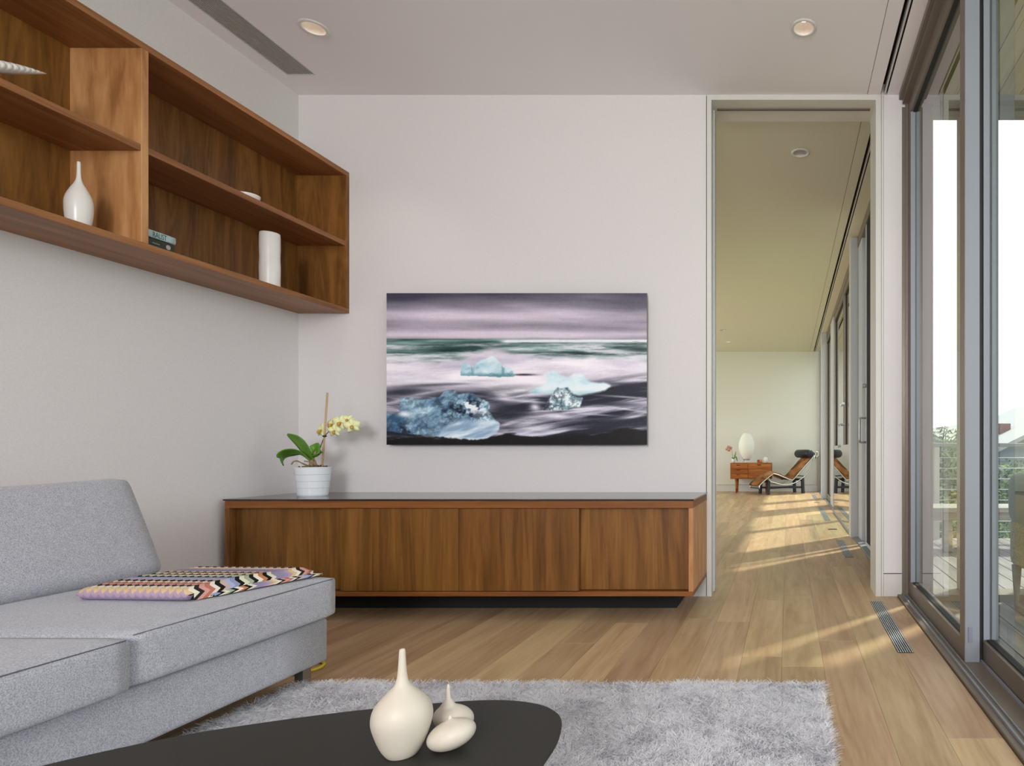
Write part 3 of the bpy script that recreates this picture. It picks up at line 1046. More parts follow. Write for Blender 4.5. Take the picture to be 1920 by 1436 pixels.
# overcast sky, darker along the top and at the corners
s1 = fbm(uu * 2.2 + vv * 3, vv * 15 - uu * 1.2, 3, 6)
tl = 0.56 + (s1 - 0.5) * 0.75 + 0.34 * np.exp(-((vv - 0.13 - 0.05 * uu) / 0.065) ** 2) * np.exp(-((uu - 0.42) / 0.5) ** 2)
tl += 0.5 * np.exp(-((vv - 0.272) / 0.026) ** 2) - 0.20 * np.exp(-((vv - 0.205) / 0.03) ** 2) * (1 - 0.6 * uu)
tl -= 0.34 * sstep(0.10, 0.0, vv) + 0.30 * np.exp(-(uu / 0.14) ** 2 - (vv / 0.12) ** 2) + 0.34 * np.exp(-((uu - 1) / 0.22) ** 2 - (vv / 0.14) ** 2)
img = mixc(C(62, 60, 76), C(206, 192, 208), clip01(tl))
# sea band, rows of swell and torn white water
sw = fbm(uu * 4 + vv * 5, vv * 40, 21, 6, 0.55)
sea = mixc(C(34, 58, 58), C(140, 166, 164), clip01((sw - 0.30) * 2.3))
wn = fbm(uu * 7 + vv * 10, vv * 46 - uu * 2, 33, 6, 0.6)
white = sstep(0.44, 0.78, wn + 0.10 * sstep(0.36, 0.43, vv) + 0.06 * sstep(0.35, 0.55, uu))
crest = sstep(0.42, 0.47, uu) * sstep(0.40, 0.56, wn + 0.2) * np.exp(-((vv - 0.313 - 0.006 * fbm(uu * 9, vv * 0, 35, 3)) / 0.011) ** 2)
sea = mixc(sea, C(222, 220, 228), clip01(white * sstep(0.315, 0.35, vv) * 0.85 + crest * 1.25))
sea = mixc(sea, C(26, 40, 42), clip01(0.8 * smear(0.24, 0.377, 0.07, 0.008, 0.02) + 0.8 * smear(0.97, 0.37, 0.06, 0.02, 0.02) + 0.6 * smear(0.70, 0.395, 0.08, 0.008, 0.03)))
img = mixc(img, sea, sstep(0.298, 0.302, vv + 0.0 * uu))
# broad pale foam belt
fo = fbm(uu * 3 - vv * 4, vv * 12 + uu * 1.5, 41, 6, 0.55)
foam = mixc(C(184, 176, 196), C(246, 236, 244), clip01((fo - 0.25) * 2.3))
edge = 0.430 - 0.045 * np.exp(-((uu - 0.40) / 0.10) ** 2) - 0.02 * np.exp(-((uu - 0.6) / 0.2) ** 2) + (fbm(uu * 9 + vv * 4, vv * 8, 52, 5) - 0.5) * 0.07
img = mixc(img, foam, sstep(-0.02, 0.035, vv - edge))
# lower water: dark streaks dragged diagonally through milky foam
st = fbm(uu * 2.6 + vv * 5.5, vv * 24 - uu * 5.0, 61, 6, 0.55)
st2 = fbm(uu * 5 + vv * 2, vv * 30 + uu * 7.0, 67, 6, 0.55)
mixs = st * (1 - sstep(0.25, 0.62, uu)) + st2 * sstep(0.25, 0.62, uu)
dw = mixc(C(30, 32, 46), C(206, 200, 218), clip01((mixs - 0.40) * 3.4))
region = sstep(0.57, 0.70, vv + (fbm(uu * 3, vv * 7, 71, 4) - 0.5) * 0.12 + 0.06 * sstep(0.55, 1.0, uu) - 0.03 * np.exp(-((uu - 0.3) / 0.2) ** 2))
img = mixc(img, dw, region)
for (a, amt) in ((smear(0.06, 0.645, 0.10, 0.028, -0.10), 0.85), (smear(0.22, 0.60, 0.16, 0.012, -0.10), 0.75), (smear(0.31, 0.655, 0.10, 0.020, 0.15), 0.6), (smear(0.53, 0.538, 0.045, 0.007, 0.0), 0.9),
                 (smear(0.46, 0.775, 0.09, 0.06, 0.10), 0.9), (smear(0.60, 0.692, 0.05, 0.008, 0.02), 0.95), (smear(0.90, 0.60, 0.13, 0.016, 0.06), 0.75), (smear(0.93, 0.655, 0.10, 0.02, 0.0), 0.85),
                 (smear(0.85, 0.73, 0.14, 0.022, 0.08), 0.85), (smear(0.80, 0.855, 0.18, 0.04, 0.03), 1.0), (smear(0.95, 0.86, 0.12, 0.03, 0.05), 0.8), (smear(0.43, 0.87, 0.06, 0.03, 0.2), 0.75), (smear(0.47, 0.74, 0.06, 0.03, 0.2), 0.8)):
    img = mixc(img, C(34, 36, 50), clip01(a * amt * (0.6 + 0.8 * fbm(uu * 6, vv * 30, 73, 4))))
for (a, amt) in ((smear(0.30, 0.585, 0.34, 0.013, 0.03), 0.9), (smear(0.52, 0.640, 0.10, 0.020, -0.22), 0.95), (smear(0.455, 0.685, 0.035, 0.030, 0.3), 0.95), (smear(0.53, 0.712, 0.08, 0.009, 0.14), 0.95),
                 (smear(0.57, 0.752, 0.02, 0.028, 0.2), 0.9), (smear(0.70, 0.768, 0.13, 0.007, -0.10), 0.9), (smear(0.92, 0.685, 0.10, 0.007, 0.12), 0.7), (smear(0.06, 0.705, 0.09, 0.014, -0.35), 0.8), (smear(0.13, 0.665, 0.10, 0.008, -0.3), 0.6),
                 (smear(0.56, 0.835, 0.07, 0.030, -0.25), 0.9), (smear(0.65, 0.81, 0.055, 0.022, 0.15), 0.85), (smear(0.58, 0.895, 0.06, 0.022, 0.15), 0.8), (smear(0.47, 0.86, 0.05, 0.014, -0.5), 0.7),
                 (smear(0.92, 0.765, 0.09, 0.006, 0.25), 0.6), (smear(0.95, 0.815, 0.05, 0.010, -0.3), 0.7), (smear(0.96, 0.893, 0.06, 0.0025, -0.06), 0.8), (smear(0.80, 0.80, 0.08, 0.006, 0.1), 0.5)):
    img = mixc(img, C(228, 222, 234), clip01(a * amt * (0.35 + 1.1 * fbm(uu * 8 + vv * 9, vv * 36 - uu * 6, 77, 5, 0.6))))
# black sand
bs2 = sstep(0.0, 0.03, vv - (0.935 - 0.055 * sstep(0.62, 0.95, uu) - 0.03 * np.exp(-((uu - 0.47) / 0.05) ** 2)) + (fbm(uu * 12 + vv * 10, vv * 30, 81, 6, 0.6) - 0.5) * 0.07)
img = mixc(img, C(13, 11, 13), bs2)


def berg(pts, fn, rag=0.006, seed=5, soft=1):
    global img
    poly = [((x - 90) / 1734, (y - 105) / 1010) for x, y in pts]
    ru_ = uu + (fbm(uu * 60, vv * 36, seed, 3) - 0.5) * rag * 2
    rv_ = vv + (fbm(uu * 60, vv * 36, seed + 9, 3) - 0.5) * rag * 3
    msk = blur(inpoly(ru_, rv_, poly).astype(float), soft)
    us = [p_[0] for p_ in poly]
    vs2 = [p_[1] for p_ in poly]
    lu = (uu - min(us)) / (max(us) - min(us))
    lv = (vv - min(vs2)) / (max(vs2) - min(vs2))
    img = mixc(img, fn(lu, lv), msk)


def ridge(u, v, seed, oct_=5):
    return 1 - np.abs(fbm(u, v, seed, oct_, 0.6) * 2 - 1) * 2.2


def berg_a(lu, lv):
    a = mixc(C(222, 232, 239), C(166, 198, 212), clip01((fbm(uu * 18 + vv * 14, vv * 12 - uu * 10, 91, 5) - 0.34) * 2.6 + 0.25 * lv))
    a = mixc(a, C(92, 138, 152), clip01(1.1 * sstep(0.70, 1.02, lv + 0.2 * (fbm(uu * 26, vv * 16, 94, 3) - 0.5)) + 0.35 * sstep(0.70, 1.0, ridge(uu * 9 + vv * 6, vv * 8, 97))))
    return mixc(a, C(96, 140, 156), 0.7 * (sstep(0.74, 0.77, lu) * (1 - sstep(0.79, 0.83, lu)) + 0.8 * sstep(0.18, 0.20, lu) * (1 - sstep(0.22, 0.27, lu))))


berg([(585, 655), (590, 580), (615, 572), (640, 578), (668, 608), (690, 568), (760, 535), (795, 524), (825, 545), (850, 570), (866, 600), (888, 594), (930, 606), (945, 660), (850, 664), (700, 655)], berg_a, rag=0.004, seed=95)
berg([(1030, 765), (1060, 745), (1110, 728), (1165, 685), (1140, 645), (1200, 622), (1250, 645), (1300, 672), (1335, 640), (1400, 648), (1432, 690), (1500, 702), (1560, 702), (1588, 722), (1550, 752), (1480, 768), (1380, 790), (1300, 772), (1150, 778)],
     lambda lu, lv: mixc(mixc(C(232, 239, 244), C(194, 216, 226), clip01((fbm(uu * 16 + vv * 8, vv * 12, 101, 5) - 0.32) * 2.2)), C(124, 168, 180),
                         clip01(0.8 * sstep(0.66, 1.0, lv) * (0.3 + fbm(uu * 40, vv * 20, 105, 4)) + 0.12 * sstep(0.6, 1.0, ridge(uu * 8, vv * 8, 107)))), rag=0.003, seed=103, soft=2)


def spiky(lu, lv):
    a = mixc(C(112, 138, 152), C(226, 236, 240), clip01((fbm(uu * 46, vv * 30, 111, 5, 0.65) - 0.36) * 3.4))
    a = mixc(a, C(30, 36, 46), clip01(sstep(0.6, 1.0, ridge(uu * 44, vv * 30, 117)) * (0.8 - lu * 0.5)))
    return mixc(a, C(24, 28, 36), clip01(sstep(0.22, 0.0, lu) * 0.9 * fbm(uu * 60, vv * 36, 118, 3) * 1.6))


berg([(1140, 885), (1150, 840), (1185, 785), (1205, 762), (1232, 730), (1262, 738), (1300, 735), (1330, 785), (1360, 800), (1398, 808), (1380, 862), (1300, 882)], spiky, rag=0.008, seed=119)


def bigberg(lu, lv):
    n1 = fbm(uu * 14 + vv * 8, vv * 9, 121, 6, 0.6)
    a = mixc(C(58, 92, 126), C(186, 216, 232), clip01((n1 - 0.31) * 2.8))
    darkz = clip01(0.20 + 1.0 * np.exp(-((lu - 0.72) / 0.24) ** 2 - ((lv - 0.36) / 0.26) ** 2) + 0.75 * np.exp(-((lu - 0.12) / 0.28) ** 2 - ((lv - 0.80) / 0.16) ** 2) + 0.5 * np.exp(-((lu - 0.2) / 0.1) ** 2 - ((lv - 0.2) / 0.1) ** 2))
    a = mixc(a, C(20, 28, 44), clip01(darkz * (sstep(0.35, 1.0, ridge(uu * 30, vv * 20, 127)) * 0.62 + 0.45 * sstep(0.5, 0.62, fbm(uu * 60, vv * 36, 129, 3)))))
    a = mixc(a, C(232, 234, 242), clip01(sstep(0.60, 0.68, fbm(uu * 30 + vv * 12, vv * 26, 131, 4)) * np.exp(-((lu - 0.80) / 0.16) ** 2 - ((lv - 0.26) / 0.17) ** 2) * 1.7))
    a = mixc(a, C(236, 238, 244), 0.95 * np.exp(-((lu - 0.19 - 0.15 * (lv - 0.47)) / 0.055) ** 2 - ((lv - 0.48) / 0.06) ** 2))
    face = sstep(0.60, 0.66, lu * 0.80 + lv * 0.42 - 0.12 + 0.06 * (fbm(uu * 22, vv * 14, 136, 4) - 0.5)) * sstep(0.55, 0.68, lv)
    a = mixc(a, mixc(C(132, 160, 186), C(222, 230, 240), clip01((fbm(uu * 22 + vv * 34, vv * 10 - uu * 6, 137, 5) - 0.28) * 2.1)), face)
    return mixc(a, C(226, 232, 240), clip01(0.8 * sstep(0.93, 0.99, lv + 0.03 * (fbm(uu * 30, vv * 9, 141, 3) - 0.5)) * sstep(0.3, 0.5, lu)))


berg([(60, 860), (95, 905), (170, 905), (180, 808), (250, 800), (330, 815), (440, 800), (475, 760), (500, 752), (545, 755), (560, 780), (640, 768), (700, 800), (770, 830), (775, 890), (810, 950), (845, 970), (822, 1040), (760, 1072),
      (640, 1082), (520, 1067), (400, 1055), (250, 1042), (60, 1015)], bigberg, rag=0.005, seed=139)
img += (fbm(uu * 150, vv * 90, 151, 2)[..., None] - 0.5) * 8
img = np.clip(img, 2, 250) / 255
PRINT_GAIN = 1.30
lincol = np.where(img <= 0.04045, img / 12.92, ((img + 0.055) / 1.055) ** 2.4) * PRINT_GAIN
me = bpy.data.meshes.new('print_surface')
co = np.stack([AX0 + uu * (AX1 - AX0), np.full_like(uu, AYF), AZ1 - vv * (AZ1 - AZ0)], -1).reshape(-1, 3)
idx = np.arange(GX * GZ).reshape(GZ, GX)
q = np.stack([idx[1:, :-1], idx[1:, 1:], idx[:-1, 1:], idx[:-1, :-1]], -1).reshape(-1, 4)
me.vertices.add(len(co))
me.vertices.foreach_set('co', co.ravel())
me.loops.add(q.size)
me.loops.foreach_set('vertex_index', q.ravel())
me.polygons.add(len(q))
me.polygons.foreach_set('loop_start', np.arange(0, q.size, 4))
at = me.color_attributes.new('Col', 'FLOAT_COLOR', 'POINT')
at.data.foreach_set('color', np.concatenate([lincol.reshape(-1, 3), np.ones((GX * GZ, 1))], 1).ravel())
me.update()
me.validate()
me.materials.append(vcol('seascape_ink', 'Col', 0.35, 0.3))
link(bpy.data.objects.new('print_surface', me), art)

# ------------------------------------------------------------------ potted orchid
PX, PY, PZ = -2.405, 3.08, CZ1
ot = thing('potted_orchid', (PX, PY, PZ), 'pale yellow orchid in white ribbed pot on the media console', 'plant')
prof = [(0.070, 0), (0.0725, 0.004)]
for k in range(4):
    z0 = 0.006 + k * 0.034
    r0 = 0.0720 + (z0 / 0.146) * 0.0165
    prof += [(r0, z0), (r0 + 0.0012, z0 + 0.0015), (r0 + 0.0030, z0 + 0.031), (r0 + 0.0026, z0 + 0.0325)]
prof += [(0.0905, 0.1415), (0.0905, 0.146), (0.085, 0.146), (0.082, 0.125)]
lathe('pot', [(r * 0.87, z) for r, z in prof], (PX, PY, PZ), m_pot, ot, 48, cap_ends=True, smooth=False)
m_soil = plain('bark_chips', (96, 72, 48), 0.95, noise=(120, 0.8))
V, F = [], []
for k in range(60):
    a, r = random.uniform(0, 6.28), 0.063 * math.sqrt(random.random())
    c = Vector((PX + r * math.cos(a), PY + r * math.sin(a), PZ + 0.134 + random.uniform(0, 0.012)))
    s = random.uniform(0.006, 0.011)
    R_ = Matrix.Rotation(random.uniform(0, 6.28), 3, Vector((random.random(), random.random(), random.random() + .1)))
    b = len(V)
    for dx in (-1, 1):
        for dy in (-.6, .6):
            for dz in (-.4, .4):
                V.append(c + R_ @ Vector((dx * s, dy * s, dz * s)))
    F += [tuple(b + i for i in f) for f in ((0, 1, 3, 2), (4, 6, 7, 5), (0, 4, 5, 1), (2, 3, 7, 6), (0, 2, 6, 4), (1, 5, 7, 3))]
mesh('bark_mulch', V, F, m_soil, ot, kind='stuff')
OT = Vector((PX, PY, PZ + 0.146))
m_green = plain('orchid_leaf', (92, 142, 34), 0.35, noise=(60, 0.1))
m_stem = plain('orchid_stem', (92, 96, 48), 0.5)


def leaf(name, pts, widths, side, mat, parent, th=0.0018, fold=0.15, base=OT):
    P_ = smooth_path(pts, 6)
    n = len(P_)
    V, F = [], []
    K = 7
    for i, p in enumerate(P_):
        t = i / (n - 1)
        k = t * (len(widths) - 1)
        a = int(min(k, len(widths) - 2))
        w = widths[a] + (widths[a + 1] - widths[a]) * (k - a)
        tan = (P_[min(i + 1, n - 1)] - P_[max(i - 1, 0)]).normalized()
        s = (Vector(side) - tan * tan.dot(Vector(side))).normalized()
        nr = s.cross(tan)
        for top in (1, -1):
            for j in range(K):
                q = (j / (K - 1)) * 2 - 1
                V.append(base + p + s * (q * w) + nr * (abs(q) ** 1.5 * w * fold + top * th))
    R2 = 2 * K
    for i in range(n - 1):
        for j in range(K - 1):
            F.append((i * R2 + j, i * R2 + j + 1, (i + 1) * R2 + j + 1, (i + 1) * R2 + j))
            F.append((i * R2 + K + j + 1, i * R2 + K + j, (i + 1) * R2 + K + j, (i + 1) * R2 + K + j + 1))
        F.append((i * R2, (i + 1) * R2, (i + 1) * R2 + K, i * R2 + K))
        F.append((i * R2 + K - 1, i * R2 + R2 - 1, (i + 1) * R2 + R2 - 1, (i + 1) * R2 + K - 1))
    return mesh(name, V, F, mat, parent, True)


leaf('leaf', [(-0.005, 0, 0.03), (-0.03, 0.0, 0.085), (-0.065, -0.01, 0.135), (-0.105, -0.03, 0.165)], [0.010, 0.032, 0.040, 0.036, 0.006], (0.85, -0.45, 0.35), m_green, ot)
leaf('leaf', [(-0.01, 0, 0.03), (-0.05, -0.02, 0.075), (-0.10, -0.035, 0.075), (-0.132, -0.04, 0.045), (-0.115, -0.045, 0.01)], [0.010, 0.020, 0.036, 0.046, 0.040, 0.010], (0.45, -0.75, 0.45), m_green, ot)
leaf('leaf', [(-0.004, 0, 0.03), (0.008, -0.005, 0.07), (0.030, -0.018, 0.088), (0.040, -0.03, 0.066), (0.022, -0.035, 0.05)], [0.008, 0.022, 0.034, 0.032, 0.008], (0.7, -0.5, 0.5), m_green, ot)
stake = tube('stake', [OT + Vector((0.046, 0.0, -0.02)), OT + Vector((0.073, 0.0, 0.375))], 0.0045, plain('bamboo', (196, 164, 122), 0.6), ot, 8)
tube('flower_stem', [OT + p for p in smooth_path([(-0.003, 0, 0.02), (0.014, 0.0, 0.065), (0.032, 0.004, 0.095), (0.054, 0.008, 0.156), (0.074, 0.025, 0.188), (0.115, 0.035, 0.222), (0.158, 0.035, 0.228), (0.193, 0.03, 0.206)], 5)], 0.0022, m_stem, ot, 6)
lathe('stem_clip', [(0.004, 0), (0.009, 0.003), (0.009, 0.008), (0.004, 0.011)], OT + Vector((0.062, -0.004, 0.15)), plain('clip_green', (40, 52, 40), 0.5), ot, 12)
for (a, b, c_) in (((-0.02, 0.01, 0.0), (-0.07, -0.02, 0.03), (-0.085, -0.03, 0.012)), ((-0.01, -0.02, 0.0), (-0.045, -0.04, 0.03), (-0.05, -0.05, 0.028)), ((0.0, 0, 0.015), (0.02, -0.02, 0.045), (0.03, -0.03, 0.075)), ((0.01, -0.02, -0.003), (0.02, -0.03, 0.02), (-0.02, -0.03, 0.03))):
    tube('aerial_root', [OT + p for p in smooth_path([a, b, c_], 5)], 0.003, plain('root', (150, 128, 96), 0.8), ot, 6)
lathe('crown', [(0.02, -0.01), (0.018, 0.01), (0.012, 0.03), (0.006, 0.04)], OT, plain('root_crown', (158, 136, 104), 0.8), ot, 12)
m_pet = plain('yellow_petal', (244, 244, 190), 0.6)
m_lip = plain('orange_lip', (206, 158, 60), 0.6)


def flower(c, face, r, tilt, petm, lipm, parent, base):
    face = Vector(face).normalized()
    rt = face.cross(Vector((0, 0, 1))).normalized()
    upv = rt.cross(face)
    V, F = [], []
    for k, (ang, ln, wd) in enumerate(((90, 1.0, 0.60), (18, 1.0, 0.95), (162, 1.0, 0.95), (-50, 0.95, 0.58), (-130, 0.95, 0.58))):
        a = math.radians(ang + tilt)
        dr = rt * math.cos(a) + upv * math.sin(a)
        sd_ = face.cross(dr)
        b = len(V)
        n = 6
        for i in range(n + 1):
            t = i / n
            w = wd * r * math.sin(math.pi * min(1, 0.12 + t * 0.86)) ** 0.8
            for j in (-1, 0, 1):
                V.append(base + Vector(c) + dr * (r * ln * t) + sd_ * (w * j * 0.55) + face * (0.25 * r * (t * (1 - t)) * 2 - 0.10 * r * abs(j) + 0.02 * r * k * 0.2))
        for i in range(n):
            for j in range(2):
                F.append((b + i * 3 + j, b + i * 3 + j + 1, b + (i + 1) * 3 + j + 1, b + (i + 1) * 3 + j))
    f = mesh('flower', V, F, petm, parent, True)
    sm = f.modifiers.new('thickness', 'SOLIDIFY')
    sm.thickness = 0.0012
    V, F = [], []
    cc = base + Vector(c)
    add_tube(V, F, [cc + face * 0.002, cc + face * 0.35 * r - upv * 0.10 * r, cc + face * 0.42 * r - upv * 0.32 * r, cc + face * 0.3 * r - upv * 0.45 * r], [0.12 * r, 0.2 * r, 0.16 * r, 0.04 * r], 8)
    mesh('lip', V, F, lipm, f, True)
    return f


for (c, fc, r, tl) in (((0.030, 0.0, 0.186), (-0.4, -0.9, 0.0), 0.036, 10), ((0.100, -0.018, 0.215), (-0.2, -0.9, 0.1), 0.036, -8), ((0.147, -0.03, 0.224), (0.15, -0.95, 0.0), 0.037, 12),
                       ((0.122, -0.035, 0.182), (0.1, -0.9, -0.2), 0.030, 0), ((0.178, -0.02, 0.238), (0.35, -0.85, 0.3), 0.030, 25), ((0.212, -0.035, 0.208), (0.4, -0.9, -0.1), 0.035, -12)):
    flower((c[0] - 0.024, c[1] + 0.05, c[2]), fc, r * 1.12, tl, m_pet, m_lip, ot, OT)

# ------------------------------------------------------------------ sofa
sf = thing('sofa', (-2.1, 1.0, 0), 'grey wool upholstered sofa along the left wall', 'sofa')
SE = 2.085
SNEAR = -0.6
rbox('base', -2.62, -1.575, SNEAR, SE, 0.08, 0.232, 0.012, m_sofa, sf, 10)
rbox('back_frame', -2.62, -2.46, SNEAR, SE - 0.01, 0.232, 0.60, 0.03, m_sofa, sf, 8)
for (a, b, fx, zt) in ((1.428, SE + 0.003, -1.545, 0.372), (0.76, 1.424, -1.530, 0.368), (0.09, 0.756, -1.540, 0.37), (-0.58, 0.086, -1.540, 0.37)):
    cu = rbox('seat_cushion', -2.45, fx, a, b, 0.236, zt, 0.018, m_sofa, sf, 12, crown=(0.004, 0.0, 0.008))
    tube('seam', [(fx - 0.010, a + 0.008, zt - 0.010), (fx - 0.003, a + 0.018, zt - 0.008), (fx + 0.001, (a + b) / 2, zt - 0.006), (fx - 0.003, b - 0.018, zt - 0.008), (fx - 0.010, b - 0.008, zt - 0.010)], 0.0014, m_seam, cu, 6)
LEAN = math.atan2(0.13, 0.335)


def backc(y0, y1):
    h, t = 0.36, 0.17
    R_ = Matrix.Rotation(-LEAN, 3, 'Y')
    # centre of the slab: front bottom edge sits on the seat
    front_mid = Vector((-2.195, 0, 0.552))
    nrm = R_ @ Vector((1, 0, 0))
    c = front_mid - nrm * (t / 2)
    def fn(p):
        s = (p.y - y0) / (y1 - y0) * 2 - 1
        k = max(0, (p.z - 0.6) / 0.12)
        return Vector((p.x, p.y, p.z - 0.016 * k * (1 - s * s)))
    return rbox('back_cushion', c.x - t / 2, c.x + t / 2, y0, y1, c.z - h / 2, c.z + h / 2, 0.035, m_sofa, sf, 14, crown=(0.024, 0.004, 0.0), rot=R_, fn=fn)


backc(1.13, 2.095)
backc(0.27, 1.12)
backc(-0.58, 0.26)
for (lx, ly) in ((-1.66, 2.045), (-1.70, 0.7), (-1.70, -0.5), (-2.58, 2.0), (-2.58, -0.5)):
    box('leg', lx, lx + 0.03, ly, ly + 0.035, 0, 0.08, m_steel, sf, 0.001)

yc = tube('yellow_cable', smooth_path([(-2.1, 2.16, 0.0062), (-1.9, 2.13, 0.0062), (-1.80, 2.15, 0.0062), (-1.735, 2.18, 0.0062), (-1.715, 2.235, 0.0062), (-1.76, 2.29, 0.0062), (-1.9, 2.31, 0.0062), (-2.1, 2.28, 0.0062)], 6), 0.0055, plain('yellow_plastic', (214, 190, 40), 0.45), None, 8)
tag(yc, 'yellow cable looping around the sofa leg on the floor', 'cable')

# folded zigzag throw
def throw_mat():
    k = M('zigzag_knit')
    uv = k.n('UVMap')
    sp = k.n('SeparateXYZ')
    k.l(uv.outputs['UV'], sp.inputs[0])
    fu = k.n('Math', operation='MULTIPLY')
    fu.inputs[1].default_value = 15.0
    k.l(sp.outputs['X'], fu.inputs[0])
    fr = k.n('Math', operation='FRACT')
    k.l(fu.outputs[0], fr.inputs[0])
    # flame-shaped teeth: rise slowly, fall fast
    t1 = k.n('Math', operation='PINGPONG')
    t1.inputs[1].default_value = 0.62
    k.l(fr.outputs[0], t1.inputs[0])
    am = k.n('Math', operation='MULTIPLY_ADD')
    am.inputs[1].default_value = 0.075
    k.l(t1.outputs[0], am.inputs[0])
    k.l(sp.outputs['Y'], am.inputs[2])
    fv = k.n('Math', operation='FRACT')
    k.l(am.outputs[0], fv.inputs[0])
    am = fv
    cols = [(150, 140, 170), (164, 146, 176), (186, 160, 180), (222, 190, 146), (238, 228, 210), (52, 46, 44), (216, 160, 150), (190, 120, 100), (236, 226, 214), (34, 30, 28),
            (206, 176, 168), (176, 180, 210), (150, 156, 190), (30, 28, 28), (226, 222, 200), (170, 178, 150), (36, 34, 30), (240, 232, 216), (196, 130, 90), (30, 26, 24), (222, 214, 196), (150, 140, 160)]
    st_ = [(i / len(cols), lin(c)) for i, c in enumerate(cols)]
    r = k.ramp(am.outputs[0], st_, 'CONSTANT')
    k.l(r.outputs['Color'], k.b.inputs['Base Color'])
    k.b.inputs['Roughness'].default_value = 0.95
    k.b.inputs['Specular IOR Level'].default_value = 0.1
    g = k.n('NewGeometry')
    nz = k.n('TexNoise', Scale=350.0, Detail=2.0)
    k.l(g.outputs['Position'], nz.inputs['Vector'])
    k.bump(nz.outputs['Fac'], 0.6, 0.003)
    return k.m


m_throw = throw_mat()


def throw_slab(name, quad, z0, z1, parent, vo, flip=False):
    """folded cloth slab; quad = near-left, near-right, far-right, far-left ground corners"""
    A, B, C_, D = [Vector(p + (0,)) for p in quad]
    n, mrows = 30, 40
    V, UV, F = [], [], []
    h = z1 - z0
    prof = []
    for i in range(9):                       # rounded fold at the near edge, bottom to top
        a = -math.pi / 2 + math.pi * i / 8
        prof.append((-math.cos(a) * h * 0.5, (z0 + z1) / 2 + math.sin(a) * h / 2, i / 8 * 0.12))
    for i in range(1, mrows):
        t = i / (mrows - 1)
        zz = z1 + 0.004 * math.sin(t * 5.0) - h * 0.75 * max(0, (t - 0.93) / 0.07) ** 2
        prof.append((t, zz, 0.12 + 0.88 * t))
    for k, (t, zz, v) in enumerate(prof):
        for j in range(n + 1):
            s = j / n
            if k < 9:
                p = A.lerp(B, s)
                dn = (A - D).normalized()
                p = p + dn * (-t)
            else:
                p = A.lerp(B, s).lerp(D.lerp(C_, s), t)
            zr = zz
            e = max(0, (abs(2 * s - 1) - 0.90) / 0.10)
            zr = zz - (zz - (z0 + z1) / 2) * e * e * 0.9
            V.append((p.x, p.y, zr))
            UV.append((s, v * 1.35 + vo))
    rows = len(prof)
    for i in range(rows - 1):
        for j in range(n):
            F.append((i * (n + 1) + j, i * (n + 1) + j + 1, (i + 1) * (n + 1) + j + 1, (i + 1) * (n + 1) + j))
    # underside and side walls
    b = len(V)
    for i in range(rows):
        for j in (0, n):
            p = V[i * (n + 1) + j]
            V.append((p[0], p[1], z0))
            UV.append((0.02 if j == 0 else 0.98, UV[i * (n + 1) + j][1] + 0.05))
    for i in range(8, rows - 1):
        F.append((i * (n + 1), (i + 1) * (n + 1), b + 2 * (i + 1), b + 2 * i))
        F.append(((i + 1) * (n + 1) + n, i * (n + 1) + n, b + 2 * i + 1, b + 2 * (i + 1) + 1))
    o = mesh(name, V, F, m_throw, parent, True)
    ul = o.data.uv_layers.new(name='UVMap')
    for lp in o.data.loops:
        ul.data[lp.index].uv = UV[lp.vertex_index]
    return o


TZ = 0.3805
th = thing('folded_throw', (-1.8, 1.88, TZ), 'folded multicoloured zigzag knit throw lying on the sofa seat', 'blanket')
throw_slab('lower_fold', ((-1.985, 1.76), (-1.650, 1.75), (-1.575, 2.06), (-2.0, 2.075)), TZ, TZ + 0.012, th, 0.35)
throw_slab('upper_fold', ((-1.99, 1.715), (-1.665, 1.705), (-1.60, 2.05), (-2.0, 2.07)), TZ + 0.0, TZ + 0.036, th, 0.0)

# ------------------------------------------------------------------ shag rug
RX0, RX1, RY0, RY1 = -1.645, 0.118, -0.35, 2.035
rug = thing('shag_rug', ((RX0 + RX1) / 2, 0.9, 0), 'pale grey shag rug on the oak floor beside the sofa', 'rug')
box('backing', RX0, RX1, RY0, RY1, 0.001, 0.008, plain('rug_backing', (232, 230, 233), 0.95), rug)
NB = 420000
bx_ = rng.uniform(RX0, RX1, NB)
by_ = RY0 + (RY1 - RY0) * rng.uniform(0, 1, NB) ** 0.62
cl = fbm((bx_ + 5) * 9, (by_ + 5) * 9, 201, 3) * 2 * np.pi * 2
ang = cl + rng.normal(0, 1.5, NB)
ln = rng.uniform(0.020, 0.036, NB) * (0.72 + 0.5 * fbm((bx_ + 5) * 14, (by_ + 5) * 14, 207, 3))
lean = rng.uniform(0.55, 1.15, NB)
dx, dy = np.cos(ang), np.sin(ang)
wv = rng.uniform(0, np.pi, NB)
wx, wy = np.cos(wv) * 0.0010, np.sin(wv) * 0.0010
z0 = np.full(NB, 0.007)
p0 = np.stack([bx_, by_, z0], 1)
p1 = np.stack([bx_ + dx * ln * lean * 0.25, by_ + dy * ln * lean * 0.25, z0 + ln * 0.55], 1)
p2 = np.stack([bx_ + dx * ln * lean, by_ + dy * ln * lean, z0 + ln * (1.0 - 0.35 * lean)], 1)
wd = np.stack([wx, wy, np.zeros(NB)], 1)
co = np.stack([p0 - wd, p0 + wd, p1 + wd, p1 - wd, p2 + wd * 0.5, p2 - wd * 0.5], 1).reshape(-1, 3)
b6 = np.arange(NB)[:, None] * 6
fq = np.stack([b6 + np.array([0, 1, 2, 3]), b6 + np.array([3, 2, 4, 5])], 1).reshape(-1, 4)
me = bpy.data.meshes.new('pile')
me.vertices.add(len(co))
me.vertices.foreach_set('co', co.ravel().astype(np.float32))
me.loops.add(fq.size)
me.loops.foreach_set('vertex_index', fq.ravel().astype(np.int32))
me.polygons.add(len(fq))
